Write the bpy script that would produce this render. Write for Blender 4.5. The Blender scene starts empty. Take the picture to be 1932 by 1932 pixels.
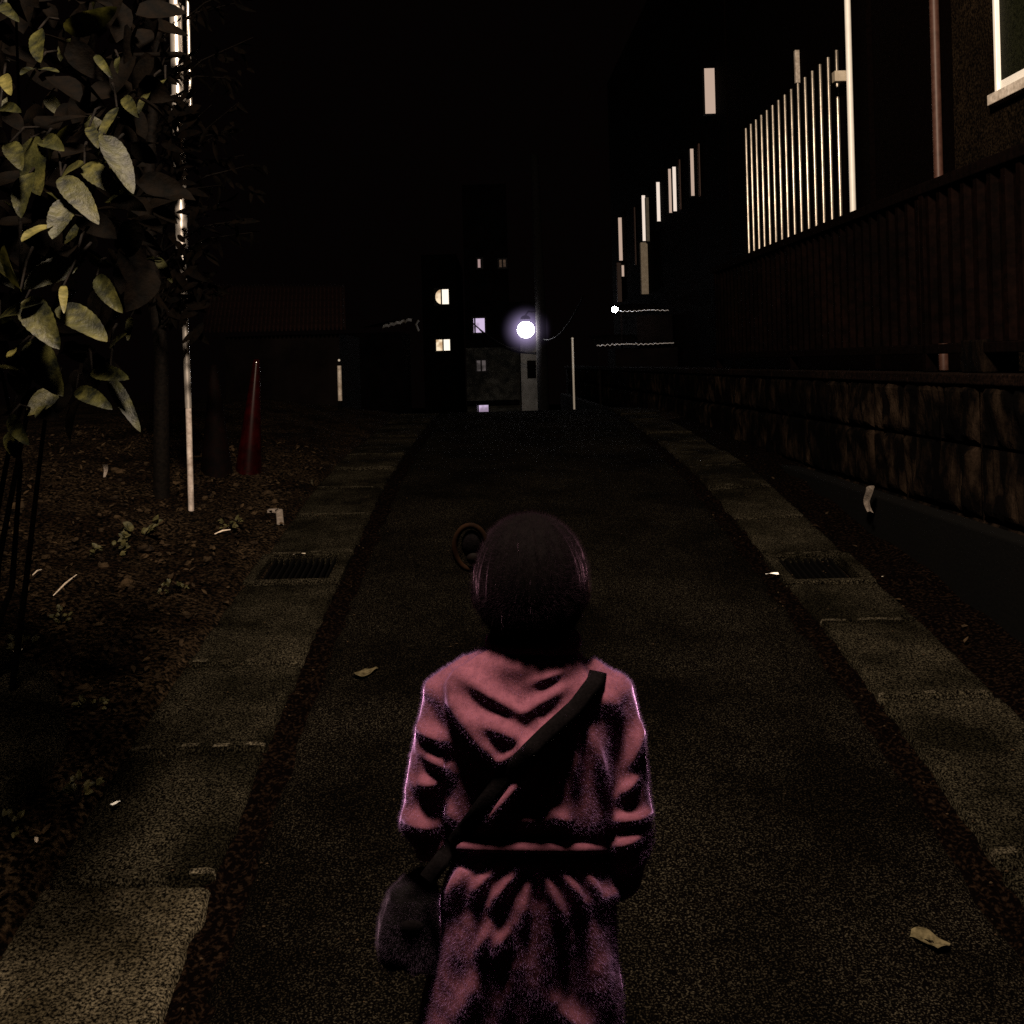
import bpy, bmesh, math, random
import numpy as np
from mathutils import Vector, Matrix, noise
from mathutils.bvhtree import BVHTree

random.seed(11)
rnd = random.Random(5)
S = bpy.context.scene
C = S.collection

# ------------------------------------------------------------------ camera
FPX, CX, CY, W = 2000.0, 950.0, 686.0, 1932.0      # measured on the photograph (1932 px wide)
EYE = Vector((0, 0, 1.75))
SR = 0.027
CR = math.sqrt(1 - SR * SR)
RIGHT, UP, FWD = Vector((CR, 0, -SR)), Vector((SR, 0, CR)), Vector((0, 1, 0))
cam_d = bpy.data.cameras.new('camera')
cam = bpy.data.objects.new('camera', cam_d)
C.objects.link(cam)
cam.matrix_world = Matrix(((RIGHT.x, UP.x, -FWD.x, EYE.x), (RIGHT.y, UP.y, -FWD.y, EYE.y),
                           (RIGHT.z, UP.z, -FWD.z, EYE.z), (0, 0, 0, 1)))
cam_d.sensor_width = 36
cam_d.lens = FPX / W * 36
cam_d.shift_x = (W / 2 - CX) / W
cam_d.shift_y = -(W / 2 - CY) / W
cam_d.clip_start, cam_d.clip_end = 0.05, 500
S.camera = cam

# ------------------------------------------------------------------ sky, lamp light, exposure
wd = bpy.data.worlds.new('World')
S.world = wd
wd.use_nodes = True
bg = wd.node_tree.nodes['Background']
bg.inputs[0].default_value = (1.0, 0.55, 0.5, 1)
bg.inputs[1].default_value = 0.0010                # night sky: a trace of warm town glow
LAMP = Vector((-0.20, 0.85, 5.2))                   # street lamp over the lane, above the frame
ld = bpy.data.lights.new('street_lamp_light', 'POINT')
ld.energy = 3700
ld.color = (1.0, 0.80, 0.60)
ld.shadow_soft_size = 0.30
lo = bpy.data.objects.new('street_lamp_light', ld)
lo.location = LAMP
C.objects.link(lo)
S.view_settings.view_transform = 'Standard'
S.view_settings.look = 'None'
S.view_settings.exposure = 0
S.view_settings.gamma = 1
S.cycles.use_denoising = False                     # keep the fine grain of asphalt, slabs and cloth
S.cycles.max_bounces = 5
S.cycles.sample_clamp_indirect = 3


def at(x, y, Y):
    """the point of the place seen at photo pixel (x, y) when it stands Y metres up the lane"""
    return EYE + Y * (FWD + (x - CX) / FPX * RIGHT - (y - CY) / FPX * UP)


def px(p):
    d = p - EYE
    return CX + FPX * d.dot(RIGHT) / d.y, CY - FPX * d.dot(UP) / d.y


# ------------------------------------------------------------------ terrain profile along the lane
PROF = [(-12, -1.4), (-6, -.78), (-2, -.27), (0, 0), (2.48, .34), (3.53, .55), (5.5, .805), (7.1, .985), (9.5, 1.10), (12.6, 1.175),
        (14, 1.09), (18, .72), (30, -.55), (60, -3.2), (120, -6), (400, -14)]


def gz(Y):
    for i in range(len(PROF) - 1):
        if PROF[i][0] <= Y <= PROF[i + 1][0]:
            break
    p = lambda k: PROF[max(0, min(len(PROF) - 1, k))]
    a, b, c, d = p(i - 1), p(i), p(i + 1), p(i + 2)
    h = c[0] - b[0]
    t = (Y - b[0]) / h
    m1 = (c[1] - a[1]) / max(1e-6, c[0] - a[0])
    m2 = (d[1] - b[1]) / max(1e-6, d[0] - b[0])
    return ((2 * t**3 - 3 * t**2 + 1) * b[1] + (t**3 - 2 * t**2 + t) * h * m1
            + (-2 * t**3 + 3 * t**2) * c[1] + (t**3 - t**2) * h * m2)


def verge(X, Y):
    """height of soil over the lane's profile"""
    if X < -1.28:
        return 0.02 + min(0.24, (-1.28 - X) * 0.16) + 0.05 * (noise.noise(Vector((X * 2.2, Y * 2.2, 3))) )
    if X > 1.62:
        return -0.03 + 0.04 * noise.noise(Vector((X * 3, Y * 3, 8))) + min(.1, (X - 1.62) * .1)
    return -0.06


# ------------------------------------------------------------------ mesh helpers
class MB:
    def __init__(s):
        s.v, s.f = [], []

    def add(s, vs, fs):
        n = len(s.v)
        s.v += [tuple(v) for v in vs]
        s.f += [tuple(i + n for i in f) for f in fs]
        return s

    def box(s, a, b):
        (x0, y0, z0), (x1, y1, z1) = a, b
        return s.add([(x0, y0, z0), (x1, y0, z0), (x1, y1, z0), (x0, y1, z0), (x0, y0, z1), (x1, y0, z1), (x1, y1, z1), (x0, y1, z1)],
                     [(3, 2, 1, 0), (4, 5, 6, 7), (0, 1, 5, 4), (1, 2, 6, 5), (2, 3, 7, 6), (3, 0, 4, 7)])

    def hexa(s, p):
        return s.add(p, [(3, 2, 1, 0), (4, 5, 6, 7), (0, 1, 5, 4), (1, 2, 6, 5), (2, 3, 7, 6), (3, 0, 4, 7)])

    def tube(s, pts, rs, n=10, caps=True, squash=None):
        pts = [Vector(p) for p in pts]
        if not isinstance(rs, (list, tuple)):
            rs = [rs] * len(pts)
        base = len(s.v)
        prev = None
        for i, p in enumerate(pts):
            t = (pts[min(i + 1, len(pts) - 1)] - pts[max(i - 1, 0)]).normalized()
            if prev is None:
                a = Vector((0, 1, 0)) if abs(t.y) < .9 else Vector((1, 0, 0))
                u = t.cross(a).normalized()
            else:
                u = (prev - t * prev.dot(t)).normalized()
            prev = u
            w = t.cross(u)
            for k in range(n):
                an = 2 * math.pi * k / n
                s.v.append(tuple(p + rs[i] * (math.cos(an) * u + math.sin(an) * w)))
        for i in range(len(pts) - 1):
            for k in range(n):
                a, b = base + i * n + k, base + i * n + (k + 1) % n
                s.f.append((a, b, b + n, a + n))
        if caps:
            s.cap(base, n, True)
            s.cap(base + (len(pts) - 1) * n, n, False)
        return s

    def cap(s, start, n, flip):
        """an end face with vertices of its own, so that smooth shading stops at the rim"""
        k0 = len(s.v)
        s.v += s.v[start:start + n]
        f = tuple(range(k0, k0 + n))
        s.f.append(f[::-1] if flip else f)

    def lathe(s, c, prof, n=24, axis=Vector((0, 0, 1))):
        c = Vector(c)
        a = Vector((1, 0, 0))
        u = (a - axis * a.dot(axis)).normalized()
        w = axis.cross(u)
        base = len(s.v)
        for r, z in prof:
            for k in range(n):
                an = 2 * math.pi * k / n
                s.v.append(tuple(c + axis * z + r * (math.cos(an) * u + math.sin(an) * w)))
        for i in range(len(prof) - 1):
            for k in range(n):
                a_, b_ = base + i * n + k, base + i * n + (k + 1) % n
                s.f.append((a_, b_, b_ + n, a_ + n))
        s.cap(base, n, True)
        s.cap(base + (len(prof) - 1) * n, n, False)
        return s

    def ball(s, c, r, n=16, m=10, warp=0.0):
        prof = [(max(1e-4, math.sin(math.pi * i / m)), -math.cos(math.pi * i / m)) for i in range(m + 1)]
        c = Vector(c)
        r = Vector(r) if not isinstance(r, (int, float)) else Vector((r, r, r))
        base = len(s.v)
        for pr, pz in prof:
            for k in range(n):
                an = 2 * math.pi * k / n
                d = Vector((pr * math.cos(an), pr * math.sin(an), pz))
                q = 1 + (warp * noise.noise(d * 1.7 + c * 3) if warp else 0)
                s.v.append(tuple(c + Vector((d.x * r.x, d.y * r.y, d.z * r.z)) * q))
        for i in range(m):
            for k in range(n):
                a_, b_ = base + i * n + k, base + i * n + (k + 1) % n
                s.f.append((a_, b_, b_ + n, a_ + n))
        return s

    def grid(s, nu, nv, fn):
        base = len(s.v)
        for j in range(nv + 1):
            for i in range(nu + 1):
                s.v.append(tuple(fn(i / nu, j / nv)))
        for j in range(nv):
            for i in range(nu):
                a = base + j * (nu + 1) + i
                s.f.append((a, a + 1, a + nu + 2, a + nu + 1))
        return s

    def build(s, name, m, parent=None, smooth=False, kind=None, bevel=0, label=None, cat=None, group=None):
        me = bpy.data.meshes.new(name)
        org = Vector((0, 0, 0))
        if parent is not None:
            org = parent.matrix_world.translation if parent.parent is None else parent.parent.matrix_world.translation + parent.location
            org = WORLD.get(parent.name, Vector((0, 0, 0)))
        me.from_pydata([tuple(Vector(v) - org) for v in s.v], [], s.f)
        me.update()
        if smooth:
            me.polygons.foreach_set('use_smooth', [True] * len(me.polygons))
        o = bpy.data.objects.new(name, me)
        C.objects.link(o)
        me.materials.append(m)
        if bevel:
            b = o.modifiers.new('bevel', 'BEVEL')
            b.width = bevel
            b.segments = 2
            b.limit_method = 'ANGLE'
        WORLD[o.name] = org
        if parent is not None:
            o.parent = parent
        if kind:
            o['kind'] = kind
        tag(o, label, cat, group)
        return o


WORLD = {}


def tag(o, label=None, cat=None, group=None):
    if label:
        o['label'] = label
    if cat:
        o['category'] = cat
    if group:
        o['group'] = group
    return o


def thing(name, label, cat, loc, group=None):
    o = bpy.data.objects.new(name, None)
    o.empty_display_size = .1
    C.objects.link(o)
    o.location = loc
    WORLD[o.name] = Vector(loc)
    return tag(o, label, cat, group)


# ------------------------------------------------------------------ materials
def mat(name, c1, c2=None, scale=8, rough=.7, bump=0, bscale=None, spec=.4, metal=0, lo=.35, hi=.65, detail=4, sheen=0, sheen_tint=(1, 1, 1),
        c3=None, scale3=2, trans=0, stretch=None, coat=0, bdist=.01):
    m = bpy.data.materials.new(name)
    m.use_nodes = True
    nt = m.node_tree
    b = nt.nodes['Principled BSDF']
    b.inputs['Roughness'].default_value = rough
    b.inputs['Specular IOR Level'].default_value = spec
    b.inputs['Metallic'].default_value = metal
    if coat:
        b.inputs['Coat Weight'].default_value = coat
        b.inputs['Coat Roughness'].default_value = .12
    if sheen:
        b.inputs['Sheen Weight'].default_value = sheen
        b.inputs['Sheen Tint'].default_value = (*sheen_tint, 1)
        b.inputs['Sheen Roughness'].default_value = .22
    if c2 is None:
        b.inputs['Base Color'].default_value = (*c1, 1)
    tc = nt.nodes.new('ShaderNodeTexCoord')
    src = tc.outputs['Object']
    if stretch:
        mp = nt.nodes.new('ShaderNodeMapping')
        mp.inputs['Scale'].default_value = stretch
        nt.links.new(src, mp.inputs[0])
        src = mp.outputs[0]

    def nz(sc, det):
        n = nt.nodes.new('ShaderNodeTexNoise')
        n.inputs['Scale'].default_value = sc
        n.inputs['Detail'].default_value = det
        n.inputs['Roughness'].default_value = .6
        nt.links.new(src, n.inputs['Vector'])
        return n
    if c2 is not None:
        r = nt.nodes.new('ShaderNodeValToRGB')
        r.color_ramp.elements[0].position, r.color_ramp.elements[0].color = lo, (*c1, 1)
        r.color_ramp.elements[1].position, r.color_ramp.elements[1].color = hi, (*c2, 1)
        nt.links.new(nz(scale, detail).outputs['Fac'], r.inputs[0])
        out = r.outputs[0]
        if c3 is not None:
            r3 = nt.nodes.new('ShaderNodeValToRGB')
            r3.color_ramp.elements[0].position, r3.color_ramp.elements[0].color = .38, (*c3, 1)
            r3.color_ramp.elements[1].position, r3.color_ramp.elements[1].color = .66, (1, 1, 1, 1)
            nt.links.new(nz(scale3, 5).outputs['Fac'], r3.inputs[0])
            mx = nt.nodes.new('ShaderNodeMix')
            mx.data_type = 'RGBA'
            mx.blend_type = 'MULTIPLY'
            mx.inputs[0].default_value = 1
            nt.links.new(out, mx.inputs[6])
            nt.links.new(r3.outputs[0], mx.inputs[7])
            out = mx.outputs[2]
        nt.links.new(out, b.inputs['Base Color'])
    if bump:
        bp = nt.nodes.new('ShaderNodeBump')
        bp.inputs['Strength'].default_value = bump
        bp.inputs['Distance'].default_value = bdist
        nt.links.new(nz(bscale or scale, detail).outputs['Fac'], bp.inputs['Height'])
        nt.links.new(bp.outputs[0], b.inputs['Normal'])
    if trans:
        t = nt.nodes.new('ShaderNodeBsdfTranslucent')
        if c2 is not None:
            nt.links.new(out, t.inputs[0])
        else:
            t.inputs[0].default_value = (*c1, 1)
        ms = nt.nodes.new('ShaderNodeMixShader')
        ms.inputs[0].default_value = trans
        nt.links.new(b.outputs[0], ms.inputs[1])
        nt.links.new(t.outputs[0], ms.inputs[2])
        nt.links.new(ms.outputs[0], nt.nodes['Material Output'].inputs[0])
    return m


def emit(name, col, strength, c2=None, scale=3):
    m = bpy.data.materials.new(name)
    m.use_nodes = True
    nt = m.node_tree
    b = nt.nodes['Principled BSDF']
    b.inputs['Base Color'].default_value = (.05, .05, .05, 1)
    b.inputs['Emission Color'].default_value = (*col, 1)
    b.inputs['Emission Strength'].default_value = strength
    if c2:
        tc = nt.nodes.new('ShaderNodeTexCoord')
        n = nt.nodes.new('ShaderNodeTexNoise')
        n.inputs['Scale'].default_value = scale
        r = nt.nodes.new('ShaderNodeValToRGB')
        r.color_ramp.elements[0].position, r.color_ramp.elements[0].color = .42, (*c2, 1)
        r.color_ramp.elements[1].position, r.color_ramp.elements[1].color = .55, (*col, 1)
        nt.links.new(tc.outputs['Object'], n.inputs['Vector'])
        nt.links.new(n.outputs['Fac'], r.inputs[0])
        nt.links.new(r.outputs[0], b.inputs['Emission Color'])
    return m


M = {}
M['asphalt'] = mat('asphalt', (.0005, .0003, .0003), (.036, .0305, .0205), 190, .95, .8, 160, spec=.01, lo=.53, hi=.73, detail=3, c3=(.26, .23, .21), scale3=1.8)
M['slab'] = mat('concrete_slab', (.0008, .0006, .0005), (.048, .041, .027), 165, .95, .9, 120, spec=.01, lo=.46, hi=.70, detail=3, c3=(.20, .20, .18), scale3=2.6)
M['slab_pale'] = mat('pale_concrete_slab', (0.00159, 0.00128, 0.00095), (0.08075, 0.06800, 0.04569), 140, .95, .9, 90, spec=.01, lo=.42, hi=.68, detail=3, c3=(.25, .24, .21), scale3=2.4)
M['soil'] = mat('soil', (0.00076, 0.00045, 0.00025), (0.04410, 0.02898, 0.01638), 60, 1, 1, 45, spec=.02, lo=.46, hi=.75, detail=5, c3=(.25, .2, .18), scale3=3, bdist=.02)
M['moss'] = mat('mossy_crack', (.0003, .0001, .0001), (.0085, .0048, .0028), 70, 1, 1, 60, spec=.01, lo=.50, hi=.75)
M['stone'] = mat('split_face_stone', (0.00060, 0.00030, 0.00022), (0.01950, 0.01238, 0.00788), 9, .95, 1, 40, spec=.02, lo=.46, hi=.72, detail=7, c3=(.1, .08, .07), scale3=1.3, bdist=.02, stretch=(1, 1, .45))
M['cement'] = mat('cement', (0.00011, 0.00008, 0.00006), (0.00097, 0.00065, 0.00046), 60, .95, .5, 50, spec=.05, c3=(.3, .3, .3))
M['fence'] = mat('brown_sheet', (.0008, .0004, .0003), (.0026, .0011, .0008), 20, .8, .15, 60, spec=.01, c3=(.4, .4, .4))
M['zinc'] = mat('galvanised_sheet', (.075, .066, .056), (.135, .12, .102), 14, .25, .05, 80, metal=.9, spec=.5, stretch=(1, 1, .2))
M['darkwall'] = mat('dark_cladding', (.0008, .0004, .0003), (.0018, .0009, .0007), 30, .9, .2, 50, spec=.01)
M['plaster'] = mat('rough_plaster', (0.00154, 0.00091, 0.00056), (0.02800, 0.01820, 0.01015), 60, .95, .9, 60, spec=.02, lo=.42, hi=.75, c3=(.5, .5, .5))
M['white'] = mat('white_aluminium', (.80, .78, .74), (.86, .84, .80), 12, .4, 0, spec=.5)
M['whitedull'] = mat('weathered_white_paint', (.40, .36, .32), (.72, .66, .60), 30, .6, .1, 60, spec=.3, c3=(.6, .55, .5), scale3=6)
M['beige'] = mat('beige_plate', (0.33600, 0.28800, 0.22400), (0.44000, 0.38400, 0.30400), 20, .7, .05, 60, spec=.3)
M['brownpipe'] = mat('brown_pipe', (0.03850, 0.01680, 0.01190), (0.05950, 0.02800, 0.02100), 25, .5, 0, spec=.25)
M['glass'] = mat('dark_window_glass', (.002, .0025, .0012), (.010, .011, .005), 60, .6, 0, spec=.03)
M['steel'] = mat('weathered_steel', (.42, .38, .35), (.58, .54, .50), 40, .34, .06, 90, metal=.75, spec=.5, stretch=(1, 1, .25))
M['sleeve'] = mat('white_guard_paint', (0.24000, 0.19200, 0.16800), (0.46400, 0.40000, 0.36000), 34, .65, .1, 60, spec=.3, c3=(.5, .5, .5), scale3=8)
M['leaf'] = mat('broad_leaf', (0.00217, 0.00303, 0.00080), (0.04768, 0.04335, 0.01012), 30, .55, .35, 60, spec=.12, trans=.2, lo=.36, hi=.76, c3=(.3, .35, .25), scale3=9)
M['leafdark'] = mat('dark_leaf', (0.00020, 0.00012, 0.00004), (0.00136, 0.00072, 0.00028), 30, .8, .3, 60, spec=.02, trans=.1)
M['leafyellow'] = mat('yellowing_leaf', (.015, .015, .003), (.085, .074, .020), 34, .5, .3, 60, spec=.2, trans=.3, lo=.3, hi=.7)
M['stem'] = mat('woody_stem', (0.00060, 0.00036, 0.00024), (0.00280, 0.00180, 0.00120), 50, .8, .4, 60, spec=.05)
M['red'] = mat('red_plastic', (0.00560, 0.00014, 0.00028), (0.01260, 0.00042, 0.00056), 20, .15, 0, spec=.9, c3=(.4, .4, .4), scale3=7)
M['redold'] = mat('dull_red_plastic', (0.00088, 0.00024, 0.00012), (0.00240, 0.00048, 0.00028), 30, .8, .1, 60, spec=.03, c3=(.3, .3, .3), scale3=7)
M['iron'] = mat('dark_iron', (0.00021, 0.00014, 0.00010), (0.00052, 0.00035, 0.00028), 60, .8, .2, 90, spec=.04)
M['litter'] = mat('dead_leaf', (0.00180, 0.00084, 0.00048), (0.03000, 0.01860, 0.00900), 12, .85, .4, 60, spec=.08, trans=.1)
M['weed'] = mat('weed_leaf', (0.00960, 0.01040, 0.00320), (0.06000, 0.05280, 0.01920), 40, .6, .3, 70, spec=.2, trans=.2)
M['paper'] = mat('pale_scrap', (0.06720, 0.05460, 0.04620), (0.13440, 0.11340, 0.09660), 60, .8, .3, 90, spec=.1)
M['straw'] = mat('dry_straw', (0.29400, 0.23800, 0.18200), (0.43400, 0.36400, 0.29400), 60, .7, 0, spec=.3)
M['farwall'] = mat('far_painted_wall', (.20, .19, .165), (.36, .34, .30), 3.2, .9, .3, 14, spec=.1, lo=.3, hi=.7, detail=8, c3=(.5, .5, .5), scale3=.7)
M['farwalldim'] = mat('far_dim_wall', (.03, .03, .025), (.12, .115, .095), 3.6, .9, .3, 14, spec=.1, lo=.35, hi=.7, detail=8, c3=(.3, .3, .3), scale3=.6)
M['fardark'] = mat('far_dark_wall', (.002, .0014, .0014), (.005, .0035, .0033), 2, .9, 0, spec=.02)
M['roof'] = mat('dark_roof_tile', (.010, .0045, .0038), (.02, .0085, .007), 20, .6, .2, 30, spec=.15)
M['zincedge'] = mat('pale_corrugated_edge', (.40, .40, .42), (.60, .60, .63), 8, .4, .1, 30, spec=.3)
M['concretepole'] = mat('concrete_pole', (.01, .01, .01), (.02, .018, .017), 14, .9, .1, 40, spec=.1)
M['lamp'] = emit('lamp_glass', (1.0, .96, 1.0), 40)
M['lampsmall'] = emit('small_lamp_glass', (.92, .95, 1.0), 110)
M['win_warm'] = emit('lit_window_warm', (1.0, .80, .55), 1.0, (.55, .36, .2), 2.2)
M['win_warm2'] = emit('lit_window_bright', (1.0, .90, .74), 1.25)
M['win_lav'] = emit('lit_window_lavender', (.66, .52, .75), .95, (.30, .22, .32), 2.0)
M['win_dim'] = emit('lit_window_dim', (.11, .09, .09), .6, (.03, .025, .025), 3)
M['win_brown'] = emit('lit_window_brown', (.05, .028, .015), .8, (.02, .01, .006), 3)
M['win_pink'] = emit('lit_window_pink', (.42, .28, .27), .8)
M['frame'] = mat('dark_window_frame', (.004, .003, .003))
M['coat'] = mat('pink_wool_coat', (.050, .0170, .026), (.068, .0235, .035), 90, .95, .25, 260, spec=.01, sheen=1.0, sheen_tint=(.75, .42, .95), bdist=.003)
M['slab_mid'] = mat('worn_concrete', (0.00203, 0.00162, 0.00122), (0.06750, 0.05805, 0.04050), 150, .95, .9, 90, spec=.01, lo=.42, hi=.68, detail=3, c3=(.3, .29, .27), scale3=6)
M['copingstone'] = mat('dark_coping', (.0008, .0004, .0003), (.008, .0042, .003), 60, .95, .5, 50, spec=.02, c3=(.3, .3, .3))
M['coat_rimfuzz'] = mat('lilac_rim_nap', (.19, .105, .235), None, rough=1, spec=0, trans=.4)  # lilac fibres added so the outline shows a rim of light
M['hair_rimfuzz'] = mat('hair_rim_fibres', (0.01500, 0.00850, 0.01300), None, rough=1, spec=0, trans=.4)
M['bag_rimfuzz'] = mat('bag_rim_nap', (.045, .030, .050), None, rough=1, spec=0, trans=.4)
M['hair_rimfuzz2'] = mat('brown_hair_loop', (0.00200, 0.00080, 0.00030), (0.00400, 0.00150, 0.00050), 60, .9, 0, spec=.02)
M['strap'] = mat('black_webbing', (.0008, .0006, .0007), (.0016, .0012, .0014), 200, .9, .2, 260, spec=.01)
M['leafroad'] = mat('trodden_leaf', (.015, .012, .006), (.055, .045, .025), 60, .9, .3, 80, spec=.03)
M['glow_strip'] = emit('pale_glow_strip', (1.0, .83, .70), .85)  # glow given to pale strips, standing for light falling on them
M['glow_strip_dim'] = emit('beige_glow_strip', (.62, .44, .34), .75)
M['hair'] = mat('dark_hair', (.0006, .0004, .0005), (.0013, .0009, .001), 120, .8, .5, 160, spec=.01, sheen=.10, sheen_tint=(.85, .45, .75), stretch=(1, 1, .12), bdist=.004)
M['skin'] = mat('skin', (.05, .024, .018), (.065, .032, .025), 60, .6, .1, 120, spec=.15)
M['bag'] = mat('dark_bag_cloth', (0.00052, 0.00035, 0.00045), (0.00122, 0.00084, 0.00105), 200, .8, .2, 260, spec=.03, sheen=.12, sheen_tint=(.72, .5, .8))
M['trousers'] = mat('dark_trousers', (.004, .004, .005), (.008, .008, .010), 120, .9, .2, 200)
M['shoe'] = mat('dark_shoe', (.02, .015, .015), (.03, .02, .02), 60, .6)

# ------------------------------------------------------------------ ground, road, pavements
YS = []
y = -12.0
while y < 16:
    YS.append(y)
    y += .06 if 1.2 < y < 8 else (.15 if -1 < y < 14.5 else .5)
YS += [17, 18.5, 20, 23, 27, 32, 38, 45, 60, 80, 120, 200, 390]


def strip(xs, zfn, name, m, kind='structure', smooth=True, ys=YS):
    b = MB()
    n = len(xs)
    for Y in ys:
        for X in xs:
            b.v.append((X, Y, zfn(X, Y)))
    for j in range(len(ys) - 1):
        for i in range(n - 1):
            a = j * n + i
            b.f.append((a, a + 1, a + n + 1, a + n))
    return b.build(name, m, kind=kind, smooth=smooth)


gx = [-120, -60, -30, -15, -10, -7, -5.5, -4.6, -4] + [-3.6 + .08 * i for i in range(30)] + [-1.16, -.4, .3, 1.0, 1.5] + \
     [1.6 + .09 * i for i in range(10)] + [2.6, 3.2, 5, 8, 15, 30, 60, 120]


def ground_z(X, Y):
    z = gz(Y) + verge(X, Y) * min(1, max(0, (16 - Y) / 4)) - (0.05 if Y > 13 else 0)
    if -4 < X < -1.3 and Y < 14:
        z += .022 * noise.noise(Vector((X * 9, Y * 9, 1))) + .010 * noise.noise(Vector((X * 27, Y * 27, 1)))
    return z


strip(gx, ground_z, 'ground', M['soil'])
# wavering edge of the asphalt
def edge(base, Y, seed):
    return base + .022 * noise.noise(Vector((seed, Y * 5, 0))) + .018 * noise.noise(Vector((seed, Y * 17, 4)))


road = MB()
fr = [0, .012, .03, .1, .25, .4, .5, .6, .75, .9, .97, .988, 1]
for Y in YS:
    a, b = edge(-.715, Y, 1), edge(1.175, Y, 9)
    for q in fr:
        X = a + (b - a) * q
        e = -.03 if q in (0, 1) else (-.006 if q in (.012, .988) else 0)
        road.v.append((X, Y, gz(Y) + e + .006 * noise.noise(Vector((X * 4, Y * 4, 0)))))
n = len(fr)
for j in range(len(YS) - 1):
    for i in range(n - 1):
        a = j * n + i
        road.f.append((a, a + 1, a + n + 1, a + n))
road.build('road', M['asphalt'], kind='structure', smooth=True)
# gutters: dirt and moss between asphalt and slabs
strip([-.84 + .012 * i for i in range(16)], lambda X, Y: gz(Y) - .018 + .020 * noise.noise(Vector((X * 30, Y * 11, 2))) + .010 * noise.noise(Vector((X * 70, Y * 40, 2))), 'gutter', M['moss'])
strip([1.12 + .012 * i for i in range(17)], lambda X, Y: gz(Y) - .018 + .020 * noise.noise(Vector((X * 30, Y * 11, 5))) + .010 * noise.noise(Vector((X * 70, Y * 40, 5))), 'gutter', M['moss'])


strip([1.655, 1.72, 1.8, 1.9, 2.0, 2.09], lambda X, Y: ground_z(X, Y) + .014 + .006 * noise.noise(Vector((X * 30, Y * 30, 9))), 'soil_strip', M['moss'], ys=[Y for Y in YS if .9 < Y < 11])


def slab_run(x0, x1, joints, name, m, skip=(), lift=.005):
    b = MB()
    WORN = []
    for k in range(len(joints) - 1):
        ya, yb = joints[k] + .010, joints[k + 1] - .010
        if k in skip:
            continue
        tz, tr = rnd.uniform(-.006, .010), rnd.uniform(-.012, .012)
        nu, nv = 14, max(6, int((yb - ya) / .05))

        def top(u, v, ya=ya, yb=yb, tz=tz, tr=tr):
            X, Y = x0 + (x1 - x0) * u, ya + (yb - ya) * v
            X += .008 * noise.noise(Vector((u * 3, Y * 9, x0))) + .007 * noise.noise(Vector((u * 2, Y * 31, x0)))
            Y += .012 * noise.noise(Vector((X * 13, round(Y * 2.0), x0))) * (1 if v < .06 or v > .94 else .3)
            r = min(u, 1 - u, 1) * (x1 - x0)
            q = min(v, 1 - v) * (yb - ya)
            ed = min(r, q)
            dz = -.035 if ed < .001 else 0
            return (X, Y, gz(Y) + lift + tz + tr * (u - .5) + dz + .004 * noise.noise(Vector((X * 8, Y * 8, 7))))
        uu = [0, .02, .06] + [.06 + .88 * i / 8 for i in range(1, 8)] + [.94, .98, 1]
        vv = [0, .02, .05] + [.05 + .9 * i / nv for i in range(1, nv)] + [.95, .98, 1]
        base = len(b.v)
        for v in vv:
            for u in uu:
                p = top(u, v)
                e = min(min(u, 1 - u) * (x1 - x0), min(v, 1 - v) * (yb - ya))
                if e == 0:
                    p = (p[0], p[1], p[2] - .0)
                elif e < .012:
                    p = (p[0], p[1], p[2] - .004)
                b.v.append(p)
        nn = len(uu)
        for j in range(len(vv) - 1):
            for i in range(nn - 1):
                a = base + j * nn + i
                worn = j == 1 and rnd.random() < .6
                if worn:
                    WORN.append(len(b.f))
                b.f.append((a, a + 1, a + nn + 1, a + nn))
    o = b.build(name, m, kind='structure', smooth=True)
    o.data.materials.append(M['slab_mid'])
    for k in WORN:
        o.data.polygons[k].material_index = 1
    return o


LJ = [1.2, 2.0, 2.80, 3.40, 4.05, 4.98, 5.45, 6.2, 6.9, 7.6, 8.3, 9.0, 9.7, 10.4, 11.1, 11.8, 12.5, 13.2]
slab_run(-1.25, -.80, LJ[2:6], 'pavement', M['slab'])
slab_run(-1.25, -.80, [.9, 1.8, 2.80], 'pavement', M['slab_pale'])
slab_run(-1.25, -.80, LJ[6:], 'pavement', M['slab'])
RJ = [1.1, 1.75, 2.28, 2.78, 3.62, 4.30, 4.78, 5.22, 5.9, 6.6, 7.3, 8.0, 8.7, 9.4, 10.1, 10.8, 11.5, 12.2, 13.0]
slab_run(1.26, 1.66, RJ[:7], 'pavement', M['slab'])
slab_run(1.26, 1.66, RJ[7:], 'pavement', M['slab'])


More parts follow.
